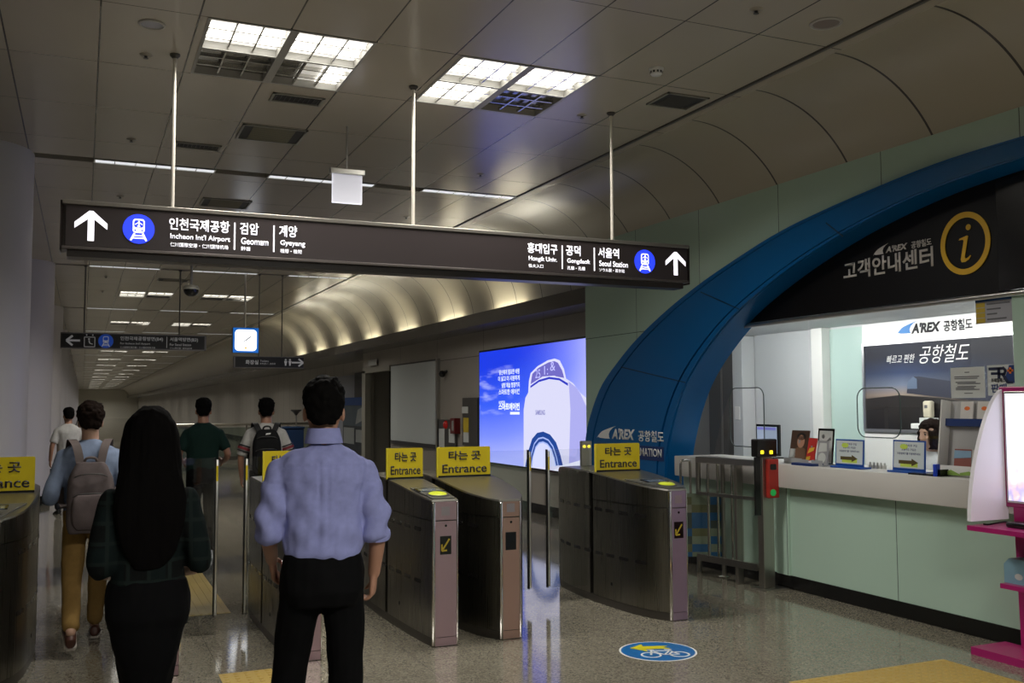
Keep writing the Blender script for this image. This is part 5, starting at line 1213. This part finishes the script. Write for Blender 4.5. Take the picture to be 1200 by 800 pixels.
def tactile(x0, x1, y0, y1, label, dots=True):
    th = thing('tactile_paving', label, 'paving', ((x0 + x1) / 2, (y0 + y1) / 2, 0))
    MB().box(x0, x1, y0, y1, .0, .002).build('slab', m_tac, th, world=True)
    mb = MB(); n = int((x1 - x0) / .055); k = int((y1 - y0) / .055)
    for i in range(n):
        if dots:
            for j in range(k):
                mb.lathe([(.016, .002), (.013, .006), (.004, .0065)], (x0 + (i + .5) * (x1 - x0) / n, y0 + (j + .5) * (y1 - y0) / k, 0), 8)
        elif i % 1 == 0:
            xx = x0 + (i + .5) * (x1 - x0) / n; mb.box(xx - .012, xx + .012, y0 + .01, y1 - .01, .002, .006)
    tag(mb.build('raised_studs', m_tac, th, world=True), kind='stuff')
tactile(.80, 1.12, 8.12, 10.5, 'yellow tactile strip leading away beyond the gates', False)
tactile(.80, 1.12, 5.2, 6.3, 'yellow tactile strip in front of the gates beside the blue shirted man', True)
tactile(3.86, 5.10, 4.10, 4.72, 'yellow tactile paving at the bottom right by the magenta kiosk', True)
# ================================================================== PEOPLE
def remesh(mb, voxel, name, mats, parent, smooth=2, disp=None):
    """weld overlapping lofts into one continuous surface"""
    me = mb.mesh('tmp'); o = bpy.data.objects.new('tmp', me); COL.objects.link(o)
    r = o.modifiers.new('r', 'REMESH'); r.mode = 'VOXEL'; r.voxel_size = voxel; r.use_smooth_shade = True
    if smooth: s = o.modifiers.new('s', 'SMOOTH'); s.factor = .5; s.iterations = smooth
    dg = bpy.context.evaluated_depsgraph_get(); dg.update()
    out = bpy.data.meshes.new_from_object(o.evaluated_get(dg)); out.name = name
    bpy.data.objects.remove(o); bpy.data.meshes.remove(me)
    if disp:
        nn = [v.normal.copy() for v in out.vertices]
        for v, n in zip(out.vertices, nn): v.co += n * disp(v.co)
    out.materials.clear(); out.materials.append(mats)
    out.polygons.foreach_set('use_smooth', [True] * len(out.polygons))
    return link(name, out, parent)
def ring(c, rx, ry, n=20, p=2.3):
    c = Vector(c); out = []
    for i in range(n):
        t = 2 * math.pi * i / n; ct, st = math.cos(t), math.sin(t)
        out.append(c + Vector((rx * math.copysign(abs(ct) ** (2 / p), ct), ry * math.copysign(abs(st) ** (2 / p), st), 0)))
    return out
def stack(mb, rows, f=lambda v: v, p=2.3):
    mb.loft([[f(q) for q in ring((0 if len(r) < 5 else r[4], r[1], r[0]), r[2], r[3], p=p)] for r in rows])
def limb(mb, pts, rad, n=14, k=5):
    P = spline(pts, (len(pts) - 1) * k + 1); R = []
    for i in range(len(P)):
        t = i / k; a = min(int(t), len(rad) - 2); R.append(rad[a] + (rad[a + 1] - rad[a]) * (t - a))
    mb.tube(P, R, n); mb.ball(P[0], rad[0], n=n); mb.ball(P[-1], rad[-1] * .98, n=n)
def hand(mb, wrist, d, n, side, curl=.6, s=1.0):
    """palm, four fingers with three joints each, and a thumb from the side of the palm"""
    d = Vector(d).normalized(); n = Vector(n); n = (n - d * n.dot(d)).normalized(); w = d.cross(n).normalized() * side
    W = Vector(wrist)
    rows = []
    for t, a, b in ((-.015, .024, .019), (.012, .029, .017), (.045, .037, .016), (.075, .040, .0145), (.092, .036, .011)):
        c = W + d * t * s; rows.append([c + w * (a * s * math.cos(q)) + n * (b * s * math.sin(q)) for q in [2 * math.pi * i / 14 for i in range(14)]])
    mb.loft(rows)
    for off, L, cx in ((.030, .070, 0), (.010, .080, -.05), (-.0105, .074, .03), (-.030, .058, .1)):
        p = W + d * .086 * s + w * off * s; ang = .18 + cx; pts = [p - d * .02 * s, p]; dirv = d
        for seg, f in ((.46, .55), (.30, 1.0), (.24, .8)):
            ang += curl * f; dirv = d * math.cos(ang) + n * math.sin(ang); p = p + dirv * L * seg * s; pts.append(p)
        mb.tube(spline(pts, 13), [.0094 * s] * 4 + [.0086 * s] * 4 + [.0078 * s] * 3 + [.0066 * s, .0045 * s], 8)
    p = W + d * .022 * s + w * .026 * s; pts = [p - w * .012 * s]
    for dv, L in ((w * .75 + d * .75 + n * .30, .034), (d * .9 + w * .35 + n * .55, .032), (d * .8 + n * .75, .026)): p = p + dv.normalized() * L * s; pts.append(p)
    mb.tube(spline(pts, 11), [.0125 * s] * 4 + [.0105 * s] * 4 + [.0088 * s, .0075 * s, .005 * s], 8)
def skin_mat(n, c): return M(n, c, .5, spec=.35)
def cloth(n, c=None, rough=.85, plaid=None):
    if n in MATS: return MATS[n]
    m = M(n, c, rough, spec=.08); t = NT(m); P, X, Y, Z = t.pos()
    col = t.mix(t.noise(P, 40, 2), tuple(q * .85 for q in c), tuple(min(q * 1.12, 1) for q in c))
    if plaid:
        ln = t.math('MAXIMUM', t.lines(Z, .075, 0, .014), t.lines(X, .075, 0, .014)); wd = t.math('MULTIPLY', t.math('MAXIMUM', t.lines(Z, .15, .03, .06), t.lines(X, .15, .03, .06)), .5)
        col = t.mix(wd, col, plaid[0]); col = t.mix(ln, col, plaid[1])
    t.link(col, t.b.inputs['Base Color']); t.bump(t.noise(P, 320, 2), .12, .002)
    return m
def folds(amp, seed=0, f=(9, 9, 5)):
    return lambda v: amp * (noise.noise(Vector((v.x * f[0] + seed, v.y * f[1], v.z * f[2] + (v.x * 6)))) + .55 * noise.noise(Vector((v.x * 22 + seed, v.y * 22, v.z * 13 - v.x * 15))))

def person(label, loc, rz, H, arms, legs, c, female=False, sleeve=.5, tuck=True, hair='short', voxel=.010, lean=0, hem=None, shoes=(.02, .02, .02), seated=False, head_turn=0, curls=(.6, .6), tuft=.006, group=None):
    """arms / legs keyed l (x<0) and r; joints given for a 1.75 m body facing +y"""
    s = H / 1.75; th = thing('person', label, 'person', loc, rz, group)
    base_z = 0 if not seated else seated
    def T(v):
        v = Vector(v); return Vector((v.x, v.y + lean * max(0, v.z - .95), v.z)) * s + Vector((0, 0, base_z))
    fw = .9 if female else 1.0
    # ---------- the body: one continuous surface
    b = MB()
    hy = .012; ct, sn = math.cos(head_turn), math.sin(head_turn)
    def HT(v):
        v = Vector(v); x, y = v.x, v.y
        return T((x * ct - y * sn, hy + x * sn + y * ct, v.z))
    hd = [(1.515, .035, .032, .032), (1.53, .035, .048, .052), (1.555, .026, .058, .07), (1.59, .014, .066, .086), (1.63, .004, .0735, .094), (1.67, 0, .076, .097), (1.70, -.003, .072, .092), (1.725, -.005, .058, .075), (1.742, -.006, .036, .046), (1.75, -.006, .012, .016)]
    stack(b, hd, HT, 2.1)
    b.loft([[HT(q) for q in r] for r in ([Vector((-.014, .085, 1.575)), Vector((.014, .085, 1.575)), Vector((.010, .112, 1.583)), Vector((-.010, .112, 1.583))], [Vector((-.010, .08, 1.64)), Vector((.010, .08, 1.64)), Vector((.006, .098, 1.64)), Vector((-.006, .098, 1.64))])])
    b.ball(HT((0, .086, 1.548)), .026 * s, .014 * s, .011 * s); b.ball(HT((0, .082, 1.66)), .05 * s, .016 * s, .012 * s)
    for sd in (-1, 1):
        b.ball(HT((sd * .078, -.012, 1.615)), .010 * s, .019 * s, .032 * s, rot=Matrix.Rotation(head_turn, 3, 'Z'))
        b.ball(HT((sd * .04, .07, 1.60)), .024 * s, .018 * s, .02 * s)
    limb(b, [T((0, -.012, 1.40)), T((0, -.006, 1.48)), T((0, .008, 1.56))], [.072 * s * fw, .061 * s * fw, .058 * s * fw])
    stack(b, [(.86, 0, .14, .10), (1.0, 0, .14, .10), (1.1, 0, .125 * fw, .09), (1.25, 0, .145 * fw, .10), (1.36, 0, .15 * fw, .10), (1.42, 0, .13 * fw, .08), (1.46, -.005, .08 * fw, .06)], T)
    sx = .178 * fw
    for k, sd in (('l', -1), ('r', 1)):
        el, wr, hdir, pn = arms[k]
        limb(b, [T((sd * sx * .93, -.004, 1.372)), T(el), T(wr)], [.044 * s * fw, .038 * s * fw, .0265 * s * fw])
        hand(b, T(wr), hdir, pn, -sd if False else (1 if Vector(hdir).cross(Vector(pn)).dot(Vector((0, 1, 0))) > 0 else -1), curls[0 if k == 'l' else 1], s * (.92 if female else 1))
        kn, an, yaw, pit = legs[k]
        limb(b, [T((sd * (.06 if female else .085), 0, .90)), T(kn), T(an)], [.066 * s, .044 * s, .034 * s])
    remesh(b, voxel * .75, 'body', c['skin'], th, 2)
    # eyes
    ey = MB()
    for sd in (-1, 1): ey.ball(HT((sd * .031, .079, 1.632)), .0125 * s)
    ey.build('eyes', c.get('eye', M('eye', (.05, .04, .035), .2)), th, smooth=60)
    # ---------- shirt
    m = MB(); f_ = folds(.007, sum(map(ord, label)) % 50)
    if female:
        lo_ = hem or .86
        rows = [(lo_, 0, .158, .125), (.93, -.005, .165, .135), (1.02, 0, .148, .115), (1.12, 0, .140, .108), (1.22, .005, .150, .12), (1.31, .01, .162, .125), (1.37, 0, .170, .11), (1.41, -.005, .155, .095), (1.44, -.008, .118, .080), (1.462, -.008, .080, .068), (1.48, -.006, .062, .062)]
    elif tuck:
        rows = [(1.025, 0, .150, .112), (1.05, 0, .160, .124), (1.10, 0, .163, .128), (1.20, 0, .162, .126), (1.30, 0, .175, .130), (1.36, -.004, .192, .128), (1.405, -.008, .196, .112), (1.44, -.010, .168, .094), (1.468, -.010, .125, .080), (1.488, -.008, .080, .070), (1.502, -.004, .062, .062)]
    else:
        lo_ = hem or .90
        rows = [(lo_, 0, .170, .13), (1.0, 0, .168, .128), (1.12, 0, .168, .126), (1.25, 0, .178, .13), (1.35, -.004, .190, .128), (1.40, -.008, .194, .112), (1.435, -.010, .168, .094), (1.463, -.010, .125, .080), (1.485, -.008, .084, .072), (1.50, -.004, .068, .066)]
    stack(m, rows, T)
    for k, sd in (('l', -1), ('r', 1)):
        el, wr = Vector(arms[k][0]), Vector(arms[k][1]); sh = Vector((sd * sx * .93, -.004, 1.372))
        if sleeve <= .5:
            e = None
        PP = spline([sh, el, wr], 41); k_ = int(40 * sleeve) + 1; PP = PP[:k_]
        RR = [(.062 - .004 * (i / 20) if sleeve <= .5 or i < 20 else .058 - .013 * ((i - 20) / 20)) * s * fw for i in range(k_)]
        m.tube([T(p) for p in PP], RR, 16); m.ball(T(PP[0]), RR[0])
    if c.get('pleat'):
        g_ = folds(.013, 11, (8, 8, 6))
        def f_(v):
            x, z = v.x / s, v.z / s; w = 0
            if v.y < -.02 and 1.06 < z < 1.42: w = -.006 * (math.exp(-((x - .017) / .006) ** 2) + math.exp(-((x + .017) / .006) ** 2)) * min(1, (z - 1.06) / .2)
            if v.y < .02 and abs(x) < .17 and abs(z - 1.405) < .006: w -= .003
            low = max(0, 1 - abs(z - 1.12) / .14); w += .009 * low * math.sin(38 * z + 16 * abs(x)) ; w += .006 * math.sin(44 * (z - abs(x) * 1.2)) * (1 if abs(x) > .15 else .35) * (z < 1.34)
            return w + g_(v)
    remesh(m, voxel, 'shirt', c['shirt'], th, 3, f_)
    # ---------- trousers or skirt
    m = MB()
    if seated: rows = [(1.03, 0, .155, .12), (.93, -.01, .175, .14), (.84, -.01, .165, .14)]
    else: rows = [(1.055, 0, .150, .114), (1.03, 0, .160, .122), (.97, -.006, .170, .132), (.90, -.012, .172, .136), (.84, -.008, .150, .118)]
    stack(m, rows, T)
    for k, sd in (('l', -1), ('r', 1)):
        kn, an, yaw, pit = legs[k]; kn = Vector(kn); an = Vector(an)
        limb(m, [T((sd * (.066 if female else .085), -.004, .87)), T(kn), T(kn.lerp(an, c.get('hemline', .93)))], ([.080 * s, .054 * s, .045 * s] if female else [.089 * s, .070 * s, .060 * s]))
    if female: stack(m, [(.60, .01, .088, .085), (.68, 0, .105, .10), (.78, -.005, .138, .12), (.88, -.008, .158, .13)], T)
    remesh(m, voxel, 'trousers', c['trousers'], th, 3, folds(.006, 7 + len(label), (8, 8, 9)))
    # ---------- shoes
    for k, sd in (('l', -1), ('r', 1)):
        kn, an, yaw, pit = legs[k]; an = Vector(an)
        sh = MB(); R = Matrix.Rotation(-yaw, 4, 'Z') @ Matrix.Rotation(-pit, 4, 'X'); rows = []
        for y, w_, h_, z_ in ((-.075, .020, .03, -.05), (-.065, .034, .075, -.05), (-.02, .038, .085, -.05), (.03, .040, .066, -.052), (.09, .047, .044, -.054), (.14, .046, .034, -.056), (.175, .034, .026, -.058), (.19, .015, .016, -.06)):
            rows.append([T(an + (R @ Vector((w_ * math.cos(q), y, (z_ - .028) + (h_ * 1.0) * (math.sin(q) * .5 + .5))))) for q in [2 * math.pi * i / 16 for i in range(16)]])
        sh.loft(rows); o = remesh(sh, .008, 'shoe', c['shoes'], th, 1)
        so = MB(); rr = [(w, y) for y, w in ((-.078, .026), (-.06, .040), (.03, .044), (.10, .051), (.15, .048), (.185, .028))]
        out2 = [(x, y) for x, y in rr] + [(-x, y) for x, y in rr[::-1]]
        so.prism([T(an + R @ Vector((x, y, -.09))) for x, y in out2], (R @ Vector((0, 0, .016))) * s).build('sole', c.get('sole', M('shoe sole', (.1, .09, .08), .6)), o)
    # ---------- hair
    h = MB(); dn = lambda v: tuft * (noise.noise(v * 55) + noise.noise(v * 23) * 1.2)
    cap = [(1.575, -.062, .047, .036), (1.60, -.055, .066, .052), (1.635, -.048, .079, .066), (1.665, -.036, .086, .082), (1.695, -.018, .088, .104), (1.725, -.010, .082, .103), (1.75, -.010, .066, .084), (1.768, -.010, .042, .056), (1.778, -.01, .015, .02)]
    if hair == 'long':
        cap = [(1.10, -.118, .05, .012), (1.15, -.121, .088, .02), (1.20, -.123, .112, .028), (1.29, -.125, .136, .040), (1.38, -.118, .142, .05), (1.45, -.095, .134, .062), (1.53, -.065, .126, .074), (1.59, -.048, .119, .084), (1.65, -.034, .113, .100), (1.70, -.016, .102, .110), (1.735, -.012, .080, .100), (1.76, -.012, .058, .076), (1.775, -.012, .028, .036)]
        dn = lambda v: .004 * noise.noise(Vector((v.x * 70, v.y * 70, v.z * 4))) + .006 * noise.noise(Vector((v.x * 25, v.y * 25, v.z * 3)))
    if hair == 'messy':
        cap = [(z + .004, y, x * 1.10, w * 1.10) for z, y, x, w in cap]
    stack(h, cap, HT, 2.1)
    if hair in ('short', 'messy'):
        rnd_ = random.Random(len(label))
        for i in range(26 if hair == 'messy' else 18):
            a = rnd_.uniform(0, 6.28); e = rnd_.uniform(.2, 1.3); d = Vector((math.cos(a) * math.cos(e), math.sin(a) * math.cos(e), math.sin(e)))
            p = Vector((0, -.012, 1.68)) + Vector((d.x * .078, d.y * .092, d.z * .08)); q = p + d * .022 + Vector((rnd_.uniform(-.02, .02), rnd_.uniform(-.02, .02), .0))
            h.cyl(HT(p), HT(q), .018 * s, .004 * s, 8)
    if hair == 'bob':
        stack(h, [(1.50, -.03, .088, .070), (1.56, -.03, .096, .078), (1.62, -.03, .094, .085), (1.67, -.026, .09, .095)], HT)
        for sd in (-1, 1): stack(h, [(1.50, .035, .014, .03, sd * .076), (1.60, .035, .016, .04, sd * .08), (1.67, .03, .02, .05, sd * .07)], HT)
        stack(h, [(1.665, .075, .055, .022), (1.70, .062, .062, .03), (1.73, .04, .055, .04)], HT)
    remesh(h, .007, 'hair', c['hair'], th, 2, dn)
    th['_s'] = s
    del th['_s']
    return th, T, HT, s
hair_m = M('black hair', (.003, .0027, .0025), .8, spec=.06); hairb = M('dark brown hair', (.010, .0055, .004), .75, spec=.08)
sk1 = skin_mat('skin warm', (.36, .19, .125)); sk2 = skin_mat('skin light', (.46, .28, .20))
# ---- man in the light blue shirt
MANRZ = -.20
th, T, HT, s = person('man seen from behind in light blue shirt and black trousers', (.92, 4.03, 0), MANRZ, 1.74,
    {'l': ((-.216, -.03, 1.165), (-.208, .13, 1.005), (.12, .55, -.85), (1, -.1, .1)), 'r': ((.222, -.02, 1.155), (.214, .045, .945), (-.06, .10, -1), (-1, .25, 0))},
    {'l': ((-.135, .09, .50), (-.125, -.05, .10), -.05, -.12), 'r': ((.100, .03, .49), (.100, .0, .088), .08, 0)},
    dict(skin=sk1, shirt=cloth('light blue shirt cloth', (.255, .275, .53), .8), trousers=cloth('black trouser cloth', (.0035, .0035, .004)), shoes=M('black shoe', (.012, .012, .012), .3), hair=hair_m, pleat=True), sleeve=.62, voxel=.0075, curls=(.55, .95))
shirt_m = MATS['light blue shirt cloth']
mb = MB(); A = [T(q) for q in ring((0, -.006, 1.510), .070, .068, 32)]; B = [T(q + Vector((0, -.004, 0))) for q in ring((0, .0, 1.553), .0655, .065, 32)]
A.append(A[0]); B.append(B[0]); mb.ribbon(A, B, (0, 0, .004)); 
C_ = [T(q) for q in ring((0, -.010, 1.496), .079, .078, 32)]; C_.append(C_[0]); mb.ribbon(C_, [p + Vector((0, 0, .0015)) for p in B], (0, 0, .004)); mb.build('collar', shirt_m, th, smooth=60)
for k, el, wr in (('l', (-.216, -.03, 1.165), (-.208, .13, 1.005)), ('r', (.222, -.02, 1.155), (.214, .045, .945))):
    el, wr = Vector(el), Vector(wr); a = el.lerp(wr, .10); b = el.lerp(wr, .27); mb = MB()
    mb.tube([T(a.lerp(b, t)) for t in (0, .1, .3, .6, .9, 1)], [.050 * s, .0565 * s, .0585 * s, .059 * s, .0575 * s, .048 * s], 20); mb.build('rolled_cuff', shirt_m, th, smooth=60)
# phone held in his left hand
W = T((-.208, .13, 1.005)); wm = Matrix.Translation((.92, 4.03, 0)) @ Matrix.Rotation(MANRZ, 4, 'Z')
ph = thing('mobile_phone', 'dark phone with red back in the left hand of the blue shirted man', 'phone', wm @ (W + Vector((.042, .055, -.092))), MANRZ)
PR = Matrix.Rotation(.55, 4, 'X')
MB().box(-.0045, .0045, -.036, .036, -.07, .07, bev=.003, mat=PR).build('case', M('phone red case', (.20, .008, .008), .2), ph, smooth=40)
MB().box(.0046, .0056, -.033, .033, -.064, .064, mat=PR).build('screen', m_black, ph)
# ---- woman in dark plaid
person('woman with long black hair seen from behind in dark plaid shirt', (.25, 4.10, 0), -.03, 1.62,
    {'l': ((-.185, -.05, 1.13), (-.15, .16, 1.05), (.5, .8, .1), (.8, -.5, 0)), 'r': ((.20, -.06, 1.13), (.16, .15, 1.05), (-.4, .8, .1), (-.8, -.5, 0))},
    {'l': ((-.038, .08, .49), (-.035, .02, .09), 0, 0), 'r': ((.036, .02, .49), (.035, -.16, .13), 0, -.3)},
    dict(skin=sk2, shirt=cloth('dark plaid cloth', (.005, .006, .006), .9, ((.006, .013, .013), (.010, .015, .014))), trousers=cloth('black skirt cloth', (.003, .003, .0035)), shoes=M('black shoe'), hair=M('long black hair', (.003, .0026, .0026), .85, spec=.04)),
    female=True, sleeve=.62, hair='long', hem=.85, voxel=.009)
# ---- backpack builder
def backpack(label, w, h, d, mat, mat2, loc, rz, T, s, top, cen, strapm, logo=False):
    bp = thing('backpack', label, 'backpack', loc, rz)
    b = MB(); R = []; cy = cen
    for t in [i / 12 for i in range(13)]:
        k = 1 - .42 * max(0, (t - .62) / .38) ** 2.2 - .10 * max(0, (.15 - t) / .15) ** 2
        dd = 1 - .5 * max(0, (t - .55) / .45) ** 1.8
        R.append([Vector((x, y + cy - d * .5 * (1 - dd) * -.3, top - h + h * t)) for x, y in rrect(-w / 2 * k, -d / 2 * dd, w / 2 * k, d / 2 * dd, min(.045, d * .3 * dd))])
    b.loft(R); remesh(b, .009, 'body', mat, bp, 4, folds(.006, 3))
    b = MB(); R = []
    for t in [i / 8 for i in range(9)]:
        k = 1 - .3 * (2 * t - 1) ** 4; R.append([Vector((x, y + cy - d * .5, top - h * .95 + h * .50 * t)) for x, y in rrect(-w * .40 * k, -.035 * k, w * .40 * k, .03, .015)])
    b.loft(R); remesh(b, .008, 'front_pocket', mat2, bp, 3, folds(.004, 9))
    for z, kk in ((top - h * .44, .40), (top - h * .16, .36)):
        MB().tube(spline([(-w * kk, cy - d * .52 + .012, z - .02), (-w * kk * .5, cy - d * .56, z), (w * kk * .5, cy - d * .56, z), (w * kk, cy - d * .52 + .012, z - .02)], 16), .004, 6).build('zip', m_dkgrey, bp, smooth=60)
    MB().tube(spline([(-.04, cy + d * .30, top - .03), (-.03, cy + d * .1, top + .025), (.03, cy + d * .1, top + .025), (.04, cy + d * .30, top - .03)], 16), .009, 8).build('carry_handle', strapm, bp, smooth=60)
    for sd in (-1, 1):
        pts = spline([Vector((sd * w * .20, cy + d * .25, top - .05)), T((sd * .088, -.155, 1.435)), T((sd * .115, -.085, 1.492)), T((sd * .128, .02, 1.490)), T((sd * .135, .115, 1.42)), T((sd * .145, .158, 1.28)), T((sd * .175, .10, 1.10)), T((sd * .16, -.135, 1.02))], 40)
        A = []; B = []
        for i, p in enumerate(pts):
            dv = (pts[min(i + 1, 39)] - pts[max(i - 1, 0)]).normalized(); ax = Vector((1, 0, 0)); ax = (ax - dv * ax.dot(dv)).normalized() * .028 * s
            A.append(p - ax); B.append(p + ax)
        MB().ribbon(A, B, (0, -.010, .004)).build('shoulder_strap', strapm, bp, smooth=60)
    if logo: poly_art([[(-.02, -.01), (.03, -.004), (.035, .012), (-.01, .008)]], (0, cy - d * .44, top - h * .10), XP, ZP, m_wlet, bp, 'pale_emblem', world=False, lift=.012)
    return bp
# ---- young man with grey backpack walking through the gate
LOC = (.055, 7.36, 0); RZ = .03
th, T, HT, s = person('young man in pale blue shirt and khaki trousers walking with grey backpack', LOC, RZ, 1.655,
    {'l': ((-.255, -.06, 1.10), (-.21, .18, 1.08), (.3, .9, .1), (.9, -.2, -.2)), 'r': ((.255, -.05, 1.10), (.2, .18, 1.10), (-.3, .9, .1), (-.9, -.2, -.2))},
    {'l': ((-.10, .03, .50), (-.105, -.27, .175), -.05, -.55), 'r': ((.085, .26, .52), (.075, .36, .09), .05, .05)},
    dict(skin=sk2, shirt=cloth('pale denim shirt cloth', (.20, .25, .36), .85), trousers=cloth('khaki trouser cloth', (.30, .185, .062)), shoes=M('brown shoe', (.075, .026, .016), .5), hair=hairb, hemline=.86, sole=M('pale sole', (.45, .40, .36), .6)), sleeve=.62, tuck=False, hem=.96, hair='messy', voxel=.009, tuft=.008)
m_bpg = cloth('grey backpack cloth', (.105, .085, .085), .8); m_bpg2 = cloth('grey backpack pocket', (.11, .088, .088), .8)
backpack('grey brown backpack worn by the young man in khaki trousers', .285, .46, .16, m_bpg, m_bpg2, LOC, RZ, T, s, 1.27, -.215, M('grey strap', (.11, .085, .08), .8))
# ---- man in dark green shirt
th, T, HT, s = person('man in dark green t-shirt and black trousers beyond the gate flaps', (1.20, 11.0, 0), -.08, 1.715,
    {'l': ((-.25, -.03, 1.15), (-.20, .16, 1.06), (.3, .9, .1), (.9, -.2, -.2)), 'r': ((.262, -.04, 1.15), (.22, .16, 1.06), (-.3, .9, .1), (-.9, -.2, -.2))},
    {'l': ((-.09, .02, .50), (-.10, -.16, .14), 0, -.35), 'r': ((.09, .16, .51), (.09, .20, .09), 0, 0)},
    dict(skin=sk1, shirt=cloth('dark green tee cloth', (.010, .026, .022)), trousers=cloth('black trouser cloth'), shoes=M('white shoe', (.55, .55, .54), .5), hair=hair_m, sole=m_white), sleeve=.40, tuck=False, voxel=.011)
# ---- man with white sleeves and black backpack
LOC = (1.80, 10.6, 0); RZ = -.12
th, T, HT, s = person('man in white t-shirt with striped sleeves and a black backpack', LOC, RZ, 1.71,
    {'l': ((-.255, -.02, 1.15), (-.25, .06, .92), (0, .2, -1), (1, 0, 0)), 'r': ((.255, -.02, 1.15), (.25, .06, .92), (0, .2, -1), (-1, 0, 0))},
    {'l': ((-.09, .10, .51), (-.09, .12, .09), 0, 0), 'r': ((.09, .06, .50), (.09, -.12, .12), 0, -.3)},
    dict(skin=sk1, shirt=cloth('white tee cloth', (.46, .45, .43)), trousers=cloth('charcoal trouser cloth', (.018, .018, .02)), shoes=M('black shoe'), hair=hair_m), sleeve=.5, tuck=False, voxel=.011)
for sd in (-1, 1):
    sh, el = Vector((sd * .166, -.004, 1.405)), Vector((sd * .255, -.02, 1.15))
    for t0, t1, mm in ((.58, .63, m_bk), (.66, .76, M('sleeve red', (.22, .03, .04), .8)), (.80, .85, m_bk)):
        a, b = sh.lerp(el, t0), sh.lerp(el, t1); MB().cyl(T(a), T(b), .0735 * s, .0715 * s, 20).build('sleeve_stripe', mm, th, smooth=40)
m_bpb = cloth('black backpack cloth', (.010, .010, .011), .7)
backpack('black backpack with small pale emblem worn over the white t-shirt', .29, .46, .15, m_bpb, m_bpb, LOC, RZ, T, s, 1.40, -.215, M('black strap', (.010, .010, .011), .7), logo=True)
# ---- far walker
person('small far off person in white t-shirt walking by the second column', (-.19, 16.5, 0), .25, 1.62,
    {'l': ((-.25, -.04, 1.14), (-.26, .02, .90), (0, .15, -1), (1, 0, 0)), 'r': ((.25, -.05, 1.15), (.20, .15, 1.06), (-.4, .8, .1), (-.8, -.5, 0))},
    {'l': ((-.09, .10, .51), (-.09, .14, .09), 0, 0), 'r': ((.09, .03, .50), (.09, -.16, .13), 0, -.35)},
    dict(skin=sk1, shirt=cloth('white tee cloth'), trousers=cloth('slate trouser cloth', (.03, .032, .04)), shoes=M('black shoe'), hair=hair_m), sleeve=.42, tuck=False, voxel=.013)
# ---- clerk behind the counter
CX = 6.47; q = on(1092, 515, 0, CX)
CL = (CX, q.y, 0); zt = on(1094, 491, 0, CX).z
drop = zt + .01 - 1.78 * (1.60 / 1.75)
th, T, HT, s = person('seated clerk with dark bobbed hair looking out from behind the counter', CL, math.radians(82), 1.60,
    {'l': ((-.20, .06, 1.12), (-.12, .26, 1.05), (.3, .9, 0), (0, 0, -1)), 'r': ((.20, .06, 1.12), (.12, .26, 1.05), (-.3, .9, 0), (0, 0, -1))},
    {'l': ((-.09, .34, .86), (-.09, .30, .45), 0, 0), 'r': ((.09, .34, .86), (.09, .30, .45), 0, 0)},
    dict(skin=sk2, shirt=cloth('clerk white blouse', (.45, .46, .47)), trousers=cloth('clerk navy cloth', (.012, .015, .03)), shoes=M('black shoe'), hair=hairb), female=True, sleeve=.6, hair='bob', hem=.92, seated=drop, voxel=.010)
lp = MB(); lp.ball(HT((0, .094, 1.548)), .019 * s, .010 * s, .006 * s); lp.build('lips', M('lips', (.38, .10, .08), .4), th, smooth=60)
ebm = MB()
for sd in (-1, 1): ebm.ball(HT((sd * .032, .088, 1.652)), .018 * s, .006 * s, .0035 * s)
ebm.build('eyebrows', hairb, th, smooth=60)
seat_z = .80 * s + drop
st = thing('office_stool', 'dark office stool under the seated clerk', 'stool', (CX, q.y, 0))
MB().lathe([(.20, seat_z - .09), (.21, seat_z - .06), (.19, seat_z - .03), (.02, seat_z - .025)], n=28).build('seat', m_dkgrey, st, smooth=50)
MB().cyl((0, 0, .06), (0, 0, seat_z - .08), .025).build('column', m_alu, st, smooth=40)
for i in range(5):
    a = 2 * math.pi * i / 5; MB().cyl((0, 0, .08), (.24 * math.cos(a), .24 * math.sin(a), .03), .018).build('leg', m_dkgrey, st, smooth=40)
